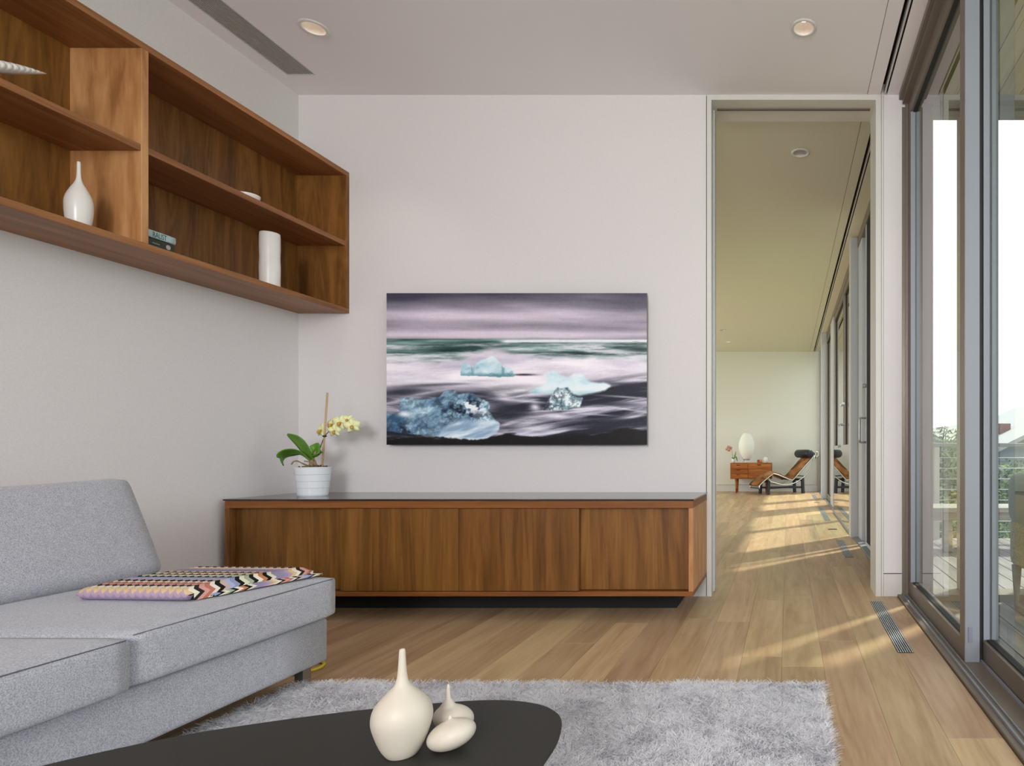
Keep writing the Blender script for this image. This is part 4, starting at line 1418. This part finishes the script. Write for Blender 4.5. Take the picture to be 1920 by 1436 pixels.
me.polygons.foreach_set('loop_start', np.arange(0, fq.size, 4).astype(np.int32))
# strand colours: mostly off-white with some grey strands
tone = rng.uniform(0, 1, NB)
base = np.array(lin((249, 247, 251))[:3])
dk_ = np.array(lin((178, 172, 186))[:3])
lt = np.array(lin((254, 253, 255))[:3])
patch = sstep(0.50, 0.72, fbm((bx_ + 5) * 11 + by_ * 2, (by_ + 5) * 20, 211, 4))
tone = tone - 0.24 * patch + 0.07
sc3 = np.where(tone[:, None] < 0.12, dk_, np.where(tone[:, None] < 0.62, base, lt))
at = me.color_attributes.new('Col', 'FLOAT_COLOR', 'POINT')
at.data.foreach_set('color', np.repeat(np.concatenate([sc3, np.ones((NB, 1))], 1), 6, 0).ravel().astype(np.float32))
me.update()
ks = M('shag_strand')
ka = ks.n('Attribute')
ka.attribute_name = 'Col'
ks.l(ka.outputs['Color'], ks.b.inputs['Base Color'])
ks.b.inputs['Roughness'].default_value = 0.8
ks.b.inputs['Specular IOR Level'].default_value = 0.15
kt = ks.n('BsdfTranslucent')
ks.l(ka.outputs['Color'], kt.inputs['Color'])
kx = ks.n('MixShader')
kx.inputs[0].default_value = 0.45
ks.l(ks.b.outputs[0], kx.inputs[1])
ks.l(kt.outputs[0], kx.inputs[2])
ks.l(kx.outputs[0], ks.out.inputs['Surface'])
me.materials.append(ks.m)
po = bpy.data.objects.new('pile', me)
link(po, rug)
po['kind'] = 'stuff'

# ------------------------------------------------------------------ coffee table
TT = 0.30
ct = thing('coffee_table', (-0.95, 0.85, 0), 'black satin coffee table with rounded organic top on the rug', 'table')
s_ = 0.50 / 0.44
outl = [(-1.046, .8487), (-.966, .921), (-.882, .971), (-.723, 1.034), (-.544, 1.074), (-.445, 1.063), (-.385, 1.02), (-.358, .96), (-.345, .88), (-.35, .76), (-.42, .64), (-.56, .56), (-.75, .52), (-.95, .51), (-1.1, .56), (-1.16, .64), (-1.13, .75)]
outl = [(x * s_, y * s_, 0) for x, y in outl]
ring = smooth_path(outl, 6, closed=True)
cen = sum(ring, Vector()) / len(ring)
V, F = [], []
layers = [(0.90, TT - 0.028), (0.975, TT - 0.012), (1.0, TT - 0.004), (0.998, TT - 0.001), (0.993, TT)]
for (k, z) in layers:
    for p in ring:
        q_ = cen + (p - cen) * k
        V.append((q_.x, q_.y, z))
n = len(ring)
for i in range(len(layers) - 1):
    for j in range(n):
        j2 = (j + 1) % n
        F.append((i * n + j2, i * n + j, (i + 1) * n + j, (i + 1) * n + j2))
F.append(tuple(range(n)))
F.append(tuple((len(layers) - 1) * n + j for j in range(n))[::-1])
bm = bmesh.new()
vv_ = [bm.verts.new(v) for v in V]
for f in F:
    bm.faces.new([vv_[i] for i in f])
bm_obj('table_top', bm, m_table, ct)
for (lx, ly) in ((-0.55, 1.05), (-0.52, 0.75), (-1.08, 0.72), (-1.1, 0.85)):
    lathe('leg', [(0.012, 0.045), (0.02, TT - 0.026)], (lx * 1.05, ly * 1.05, 0), m_blkmet, ct, 16)

tv = lathe('bottle_vase', [(0.018, 0), (0.0225, 0.002), (0.032, 0.018), (0.0415, 0.046), (0.0440, 0.066), (0.0385, 0.085), (0.0225, 0.104), (0.0120, 0.115), (0.0078, 0.127), (0.0058, 0.147), (0.0045, 0.171), (0.003, 0.171), (0.0025, 0.15)],
           (-0.634, 1.0, TT), m_ivory, None, 48, sub=5)
tag(tv, 'tall ivory long necked vase on the black coffee table', 'vase')


def pebble(name, c, rad, neck_dir, neck_len, sig, roty, label):
    """flattened pebble body; the pole of the rings points along the neck so the neck is well resolved"""
    V, F = [], []
    A, B = 44, 44
    nd = Vector(neck_dir).normalized()
    R_ = Matrix.Rotation(roty, 3, 'Y')
    Ri = R_.inverted()
    e1 = nd.orthogonal().normalized()
    e2 = nd.cross(e1)
    for i in range(B + 1):
        th_ = math.pi * (i / B) ** 1.5
        for j in range(A):
            ph_ = 2 * math.pi * j / A
            d_ = nd * math.cos(th_) + (e1 * math.cos(ph_) + e2 * math.sin(ph_)) * math.sin(th_)
            l_ = Ri @ d_
            p = d_ / math.sqrt((l_.x / rad[0]) ** 2 + (l_.y / rad[1]) ** 2 + (l_.z / rad[2]) ** 2)
            if th_ < sig:
                p += Vector((0, 0, 1)) * (neck_len * (0.3 + 0.7 * max(0.0, 1 - (th_ / sig) ** 3)))
            else:
                p += Vector((0, 0, 1)) * (neck_len * 0.3 * math.exp(-((th_ - sig) / 0.24) ** 2))
            V.append(p)
    for i in range(B):
        for j in range(A):
            j2 = (j + 1) % A
            F.append((i * A + j, (i + 1) * A + j, (i + 1) * A + j2, i * A + j2))
    mz = min(v.z for v in V)
    V = [v + Vector(c) - Vector((0, 0, mz)) for v in V]
    o = mesh(name, V, F, m_ivory, None, True)
    return tag(o, label, 'vase')


pebble('bud_vase', (-0.598, 1.088, TT), (0.034, 0.030, 0.0215), (-0.42, 0, 1), 0.038, 0.17, math.radians(14), 'squat ivory bud vase with short neck behind the tall vase')
pebble('bud_vase', (-0.563, 1.018, TT), (0.039, 0.032, 0.0235), (-0.10, 0, 1), 0.009, 0.14, math.radians(-17), 'smallest neckless ivory pebble vase in front on the coffee table')

# ------------------------------------------------------------------ ceiling fittings
m_trimr = plain('downlight_trim', (226, 222, 220), 0.4)
m_baf = plain('downlight_baffle', (232, 222, 216), 0.4)


def downlight(x, y, lit, label):
    t = thing('recessed_downlight', (x, y, CEIL), label, 'ceiling light', 'recessed ceiling downlights')
    lathe('trim_ring', [(0.0455, -0.0005), (0.0455, -0.005), (0.05, -0.0065), (0.058, -0.005), (0.061, -0.0005)], (x, y, CEIL), m_trimr, t, 40, cap_ends=False)
    lathe('baffle', [(0.0455, -0.003), (0.0445, 0.012), (0.038, 0.032), (0.026, 0.042), (0.021, 0.046)], (x, y, CEIL), m_baf if lit else m_trimr, t, 40, cap_ends=False)
    lathe('lamp_face', [(0.023, 0.0405), (0.023, 0.046)], (x, y, CEIL), emit('warm_lamp', (255, 238, 212), 3.0) if lit else plain('cold_lamp', (200, 200, 196), 0.4), t, 24)
    if lit:
        l = bpy.data.lights.new('lamp_light', 'SPOT')
        l.energy = 7
        l.spot_size = math.radians(100)
        l.spot_blend = 0.7
        l.color = (1.0, 0.93, 0.85)
        l.shadow_soft_size = 0.028
        o = bpy.data.objects.new('lamp_light', l)
        o.location = (x, y, CEIL + 0.012)
        link(o, t)
    return t


downlight(*DL[0], True, 'lit recessed downlight beside the dark linear ceiling grille')
downlight(*DL[1], True, 'lit recessed downlight in the ceiling above the tall doorway')
downlight(*DLF[0], False, 'unlit white recessed downlight just beyond the doorway')
downlight(*DLF[1], False, 'faint unlit downlight far down the next room ceiling')
downlight(*DLF[2], True, 'small lit downlight near the end wall of the next room')

gr = thing('ceiling_grille', (-2.53, 1.8, CEIL), 'long dark linear air grille in the ceiling along the left wall', 'air vent')
m_grl = plain('grille_grey', (176, 168, 166), 0.5)
box('plenum', GR[0], GR[1], GR[2], GR[3], CEIL + 0.016, CEIL + 0.035, plain('grille_back', (112, 106, 104), 0.7), gr)
boxes('frame', [(GR[0] - 0.004, GR[0], GR[2] - 0.004, GR[3] + 0.004, CEIL - 0.001, CEIL + 0.03), (GR[1], GR[1] + 0.004, GR[2] - 0.004, GR[3] + 0.004, CEIL - 0.001, CEIL + 0.03),
                (GR[0], GR[1], GR[3], GR[3] + 0.005, CEIL - 0.002, CEIL + 0.03), (GR[0], GR[1], GR[2] - 0.005, GR[2], CEIL - 0.001, CEIL + 0.03)], m_trim, gr)
nb = 13
for k in range(nb):
    x = GR[0] + (k + 0.5) * (GR[1] - GR[0]) / nb
    box('slat', x - 0.0028, x + 0.0028, GR[2], GR[3], CEIL - 0.0005, CEIL + 0.014, m_grl, gr)

# ------------------------------------------------------------------ floor registers
m_reg = plain('register_metal', (198, 202, 206), 0.4, metal=0.3)


def register(x0, x1, y0, y1, n, label, mat=None):
    t = thing('floor_register', ((x0 + x1) / 2, (y0 + y1) / 2, 0), label, 'floor vent', 'linear floor registers')
    box('trough', x0, x1, y0, y1, 0.0003, 0.001, m_dark, t)
    w = (x1 - x0) / n
    for k in range(n):
        box('slat', x0 + k * w + w * 0.26, x0 + k * w + w * 0.66, y0, y1, 0.001, 0.0035, mat or m_reg, t)
    m = max(3, int((y1 - y0) / 0.045))
    boxes('cross_bars', [(x0, x1, y0 + i * (y1 - y0) / m - 0.001, y0 + i * (y1 - y0) / m + 0.001, 0.001, 0.0024) for i in range(m + 1)], m_blkmet, t, kind='stuff')
    return t


register(0.436, 0.50, 2.406, 3.22, 7, 'nearest steel bar floor register beside the sliding door track')
register(0.43, 0.495, 4.56, 5.43, 7, 'steel floor register in sunlight just beyond the doorway')
register(0.425, 0.49, 6.96, 8.6, 6, 'long steel floor register midway along the next room')
register(0.43, 0.50, 10.2, 11.0, 5, 'farthest small floor register beside the chaise longue')
m_out = plain('outlet_bronze', (88, 80, 62), 0.5, metal=0.5)
for (x0, x1, y0, y1, lb) in ((0.41, 0.50, 6.16, 6.22, 'thin bronze floor outlet between the two nearer far room registers'), (0.41, 0.49, 9.36, 9.42, 'tiny bronze floor outlet near the chaise longue')):
    t = thing('floor_outlet', (x0, y0, 0), lb, 'floor outlet', 'bronze floor outlets')
    box('cover_plate', x0, x1, y0, y1, 0.0003, 0.003, m_out, t)
    box('lid_gap', x0 + 0.01, x1 - 0.01, y0 + 0.02, y1 - 0.02, 0.003, 0.0034, m_dark, t)

# ------------------------------------------------------------------ far room: sideboard and what stands on it
BX0, BX1, BY0, BY1, BZ0, BZ1 = -1.084, -0.30, 11.45, 11.86, 0.268, 0.569
sb = thing('small_sideboard', ((BX0 + BX1) / 2, 11.65, 0), 'small teak sideboard on slim legs against the far wall', 'sideboard')
box('carcass', BX0, BX1, BY0 + 0.016, BY1, BZ0, BZ1, m_teak, sb, 0.003)
split = -0.75
dh = (BZ1 - BZ0 - 0.03) / 3
m_hnd = plain('cutout_shadow', (52, 26, 10), 0.7)
for k in range(3):
    z = BZ0 + 0.012 + k * dh
    dr_ = box('drawer', BX0 + 0.014, split - 0.004, BY0, BY0 + 0.016, z + 0.003, z + dh - 0.003, m_teak, sb, 0.002)
    box('handle', -0.965, -0.90, BY0 - 0.004, BY0 + 0.001, z + dh - 0.030, z + dh - 0.016, m_hnd, dr_, 0.001)
dr_ = box('door', split + 0.004, BX1 - 0.014, BY0, BY0 + 0.016, BZ0 + 0.015, BZ1 - 0.021, m_teak, sb, 0.002)
box('handle', -0.575, -0.505, BY0 - 0.004, BY0 + 0.001, BZ1 - 0.046, BZ1 - 0.030, m_hnd, dr_, 0.001)
for (lx, ly) in ((BX0 + 0.11, BY0 + 0.05), (BX1 - 0.11, BY0 + 0.05), (BX0 + 0.11, BY1 - 0.05), (BX1 - 0.11, BY1 - 0.05)):
    lathe('leg', [(0.012, 0), (0.024, BZ0)], (lx, ly, 0), m_teak, sb, 12)

lx, ly = -0.79, 11.66
k = M('lamp_shade')
k.b.inputs['Base Color'].default_value = lin((240, 240, 232))
k.b.inputs['Roughness'].default_value = 0.6
k.b.inputs['Transmission Weight'].default_value = 0.0
k.b.inputs['Subsurface Weight'].default_value = 0.0
lp = thing('egg_table_lamp', (lx, ly, BZ1), 'large white egg shaped table lamp on the small sideboard', 'lamp')
pr = []
for i in range(25):
    t = i / 24
    z = 0.065 + t * 0.50
    r = 0.153 * math.sin(math.pi * (0.13 + 0.76 * t)) ** 0.82
    pr.append((r * (1 + 0.012 * math.cos(t * 2 * math.pi * 14)), z))
lathe('lamp_shade', pr, (lx, ly, BZ1), k.m, lp, 40)
lathe('shade_ring', [(0.058, 0.052), (0.06, 0.065)], (lx, ly, BZ1), m_steel, lp, 24)
for a in (20, 140, 260):
    a = math.radians(a)
    tube('leg', [(lx + 0.04 * math.cos(a), ly + 0.04 * math.sin(a), BZ1 + 0.06), (lx + 0.12 * math.cos(a), ly + 0.12 * math.sin(a), BZ1 + 0.003)], 0.004, m_white_paint, lp, 6)

fb = thing('fruit_dish', (-0.535, 11.62, BZ1), 'small wooden dish holding red and orange fruit on the sideboard', 'dish')
lathe('dish', [(0.025, 0), (0.055, 0.01), (0.062, 0.018), (0.055, 0.017), (0.02, 0.008)], (-0.535, 11.62, BZ1), plain('pale_wood_dish', (196, 160, 110), 0.6), fb, 24)
for (dx_, dy_, cc, lb) in ((-0.026, -0.008, (176, 70, 48), 'red round fruit in the dish on the sideboard'), (0.024, -0.004, (220, 140, 90), 'orange round fruit in the dish on the sideboard')):
    fo_ = lathe('fruit', [(0.004, 0), (0.018, 0.006), (0.026, 0.026), (0.018, 0.046), (0.004, 0.050)], (-0.535 + dx_, 11.62 + dy_, BZ1 + 0.013), plain('fruit_skin', cc, 0.5), None, 16, sub=3)
    tag(fo_, lb, 'fruit', 'fruit in the far dish')
tp = thing('white_teapot', (-0.42, 11.62, BZ1), 'small white teapot at the right end of the small sideboard', 'teapot')
lathe('body', [(0.022, 0), (0.034, 0.012), (0.044, 0.05), (0.042, 0.085), (0.028, 0.104), (0.008, 0.112), (0.006, 0.118)], (-0.42, 11.62, BZ1), m_white, tp, 28, sub=3)
tube('handle', smooth_path([(-0.385, 11.62, BZ1 + 0.09), (-0.345, 11.62, BZ1 + 0.095), (-0.335, 11.62, BZ1 + 0.06), (-0.375, 11.62, BZ1 + 0.035)], 5), 0.005, m_white, tp, 8)
tube('spout', [(-0.455, 11.62, BZ1 + 0.05), (-0.48, 11.62, BZ1 + 0.085)], [0.01, 0.006], m_white, tp, 8)

O2 = Vector((-1.035, 11.6, BZ1 + 0.075))
fp = thing('pink_orchid', (O2.x, O2.y, BZ1), 'small pink orchid in a white pot left of the egg lamp', 'plant')
lathe('pot', [(0.028, 0), (0.038, 0.075), (0.034, 0.075), (0.03, 0.06)], (O2.x, O2.y, BZ1), m_pot, fp, 24)
leaf('leaf', [(0, 0, -0.01), (0.03, -0.01, 0.06), (0.05, -0.02, 0.14)], [0.006, 0.022, 0.003], (0.7, -0.7, 0), m_green, fp, base=O2)
leaf('leaf', [(0, 0, -0.01), (0.045, -0.01, 0.03), (0.075, -0.02, -0.045)], [0.006, 0.026, 0.006], (0.6, -0.75, 0.2), m_green, fp, base=O2)
leaf('leaf', [(0, 0, -0.01), (-0.02, -0.01, 0.03), (-0.04, -0.02, 0.02)], [0.006, 0.02, 0.004], (0.6, -0.75, 0.2), m_green, fp, base=O2)
tube('flower_stem', [O2 + p for p in smooth_path([(-0.01, 0, -0.01), (-0.02, -0.005, 0.09), (-0.035, -0.01, 0.17), (-0.075, -0.015, 0.22), (-0.12, -0.02, 0.205)], 5)], 0.003, m_stem, fp, 6)
m_pink = plain('pink_petal', (206, 150, 138), 0.6)
m_rust = plain('rust_lip', (170, 96, 70), 0.6)
for (c, fc) in (((-0.055, -0.02, 0.205), (0.2, -0.9, 0.1)), ((-0.095, -0.025, 0.225), (-0.3, -0.9, 0.2)), ((-0.085, -0.03, 0.165), (0, -0.9, -0.2)), ((-0.125, -0.02, 0.185), (-0.5, -0.8, 0))):
    flower(c, fc, 0.036, random.uniform(-20, 20), m_pink, m_rust, fp, O2)

# ------------------------------------------------------------------ far room: chaise longue
CO = Vector((-0.507, 10.95, 0))
DL_ = Vector((0.8746, 0.4848, 0)).normalized()
LT = Vector((-0.4848, 0.8746, 0)).normalized()
CWID = 0.38


def cp(t, w, z):
    return CO + DL_ * (t * 0.93) + LT * w + Vector((0, 0, z))


ch = thing('chaise_longue', tuple(CO + DL_ * 0.6), 'cowhide chaise longue with black roll headrest by the far windows', 'chaise')
rail = [(0.0, 0.118), (0.012, 0.184), (0.147, 0.285), (0.285, 0.372), (0.335, 0.376), (0.434, 0.351), (0.68, 0.263), (0.753, 0.268), (0.91, 0.41), (1.112, 0.593), (1.26, 0.72)]
railp = smooth_path([(t, 0, z) for t, z in rail], 4)
arc = smooth_path([(0.20, 0, 0.30), (0.24, 0, 0.243), (0.393, 0, 0.199), (0.537, 0, 0.175), (0.682, 0, 0.18), (0.842, 0, 0.226), (1.031, 0, 0.342), (1.158, 0, 0.483), (1.25, 0, 0.70)], 4)
for w in (0.0, CWID):
    tube('side_rail', [cp(p.x, w, p.z) for p in railp], 0.0115, m_chrome, ch, 8)
    tube('rocker_tube', [cp(p.x, w, p.z) for p in arc], 0.0105, m_chrome, ch, 8)
for (t, z) in ((0.0, 0.12), (0.30, 0.372), (0.70, 0.262), (1.0, 0.325), (1.255, 0.712)):
    tube('cross_tube', [cp(t, 0, z), cp(t, CWID, z)], 0.009, m_blkmet, ch, 8)
# pad
k = M('cowhide')
g = k.n('NewGeometry')
nz = k.n('TexNoise', Scale=5.0, Detail=5.0, Distortion=0.6)
k.l(g.outputs['Position'], nz.inputs['Vector'])
r = k.ramp(nz.outputs['Fac'], [(0.36, lin((74, 50, 14))), (0.52, lin((140, 88, 40))), (0.68, lin((176, 120, 70)))])
k.l(r.outputs['Color'], k.b.inputs['Base Color'])
k.b.inputs['Roughness'].default_value = 0.85
nz2 = k.n('TexNoise', Scale=220.0, Detail=2.0)
k.l(g.outputs['Position'], nz2.inputs['Vector'])
k.bump(nz2.outputs['Fac'], 0.6, 0.004)
m_hide = k.m
V, F = [], []
pad = [(p.x, p.z) for p in smooth_path([(-0.03, 0, 0.165), (0.0, 0, 0.20), (0.147, 0, 0.30), (0.29, 0, 0.388), (0.335, 0, 0.392), (0.434, 0, 0.366), (0.69, 0, 0.278), (0.753, 0, 0.286), (0.91, 0, 0.425), (1.112, 0, 0.607), (1.2, 0, 0.69)], 4)]
KK = 10
for i, (t, z) in enumerate(pad):
    for top in (1, 0):
        for j in range(KK + 1):
            w = 0.012 + (CWID - 0.024) * j / KK
            sgn = j / KK * 2 - 1
            V.append(cp(t - 0.012 * top, w, z + (0.034 * (1 - sgn ** 4) ** 0.5 + 0.004 * math.sin(t * 40 + j) if top else -0.008)))
R2 = 2 * (KK + 1)
for i in range(len(pad) - 1):
    for j in range(KK):
        F.append((i * R2 + j, i * R2 + j + 1, (i + 1) * R2 + j + 1, (i + 1) * R2 + j))
        F.append((i * R2 + KK + 1 + j + 1, i * R2 + KK + 1 + j, (i + 1) * R2 + KK + 1 + j, (i + 1) * R2 + KK + 2 + j))
    F.append((i * R2, (i + 1) * R2, (i + 1) * R2 + KK + 1, i * R2 + KK + 1))
    F.append((i * R2 + KK, i * R2 + R2 - 1, (i + 1) * R2 + R2 - 1, (i + 1) * R2 + KK))
for e in (0, (len(pad) - 1) * R2):
    for j in range(KK):
        F.append((e + j, e + KK + 1 + j, e + KK + 2 + j, e + j + 1))
bm = bmesh.new()
vv_ = [bm.verts.new(v) for v in V]
for f in F:
    bm.faces.new([vv_[i] for i in f])
bm_obj('pad', bm, m_hide, ch, True)
# roll headrest with strap weight
hc = (1.13, 0.742)
V, F = [], []
ws_ = [(-0.035, 0.045), (-0.03, 0.068), (-0.01, 0.078), (CWID * 0.5, 0.082), (CWID + 0.06, 0.078), (CWID + 0.085, 0.068), (CWID + 0.09, 0.045)]
add_tube(V, F, [cp(hc[0], w, hc[1]) for w, _ in ws_], [r_2 for _, r_2 in ws_], 24)
mesh('headrest_roll', V, F, m_black, ch, True)
rr = [cp(1.30 + 0.035 * math.cos(a), 0.0, 0.735 + 0.045 * math.sin(a)) for a in [i * math.pi / 8 for i in range(16)]]
tube('rail_loop', rr, 0.0105, m_chrome, ch, 8, True)
rr = [cp(1.30 + 0.035 * math.cos(a), CWID, 0.735 + 0.045 * math.sin(a)) for a in [i * math.pi / 8 for i in range(16)]]
tube('rail_loop', rr, 0.0105, m_chrome, ch, 8, True)
tube('headrest_strap', [cp(1.20, 0.1, 0.77), cp(1.30, 0.1, 0.76), cp(1.33, 0.1, 0.66)], 0.012, m_black, ch, 6)


def beam(name, a, b, w, h, parent, mat):
    a, b = Vector(a), Vector(b)
    t = (b - a).normalized()
    s = t.cross(Vector((0, 0, 1))) if abs(t.z) < 0.9 else LT
    s = s.normalized()
    u = s.cross(t).normalized()
    V = [p + s * (sx * w / 2) + u * (sz * h / 2) for p in (a, b) for sx in (-1, 1) for sz in (-1, 1)]
    bm = bmesh.new()
    v_ = [bm.verts.new(p) for p in V]
    for f in ((0, 1, 3, 2), (4, 6, 7, 5), (0, 4, 5, 1), (2, 3, 7, 6), (0, 2, 6, 4), (1, 5, 7, 3)):
        bm.faces.new([v_[i] for i in f])
    return bm_obj(name, bm, mat, parent)


WI = (0.03, CWID - 0.03)
for w in WI:
    beam('leg', cp(0.20, w, 0.0), cp(0.215, w, 0.262), 0.045, 0.05, ch, m_blkmet)
    beam('leg', cp(0.995, w, 0.0), cp(0.98, w, 0.285), 0.045, 0.05, ch, m_blkmet)
for t, z in ((0.21, 0.24), (0.985, 0.255)):
    beam('cradle_bar', cp(t, WI[0], z), cp(t, WI[1], z), 0.04, 0.04, ch, m_blkmet)
beam('stretcher', cp(0.205, WI[0] + 0.03, 0.115), cp(0.99, WI[1] - 0.03, 0.115), 0.05, 0.035, ch, m_blkmet)
beam('stretcher', cp(0.205, WI[1] - 0.03, 0.115), cp(0.99, WI[0] + 0.03, 0.115), 0.05, 0.035, ch, m_blkmet)
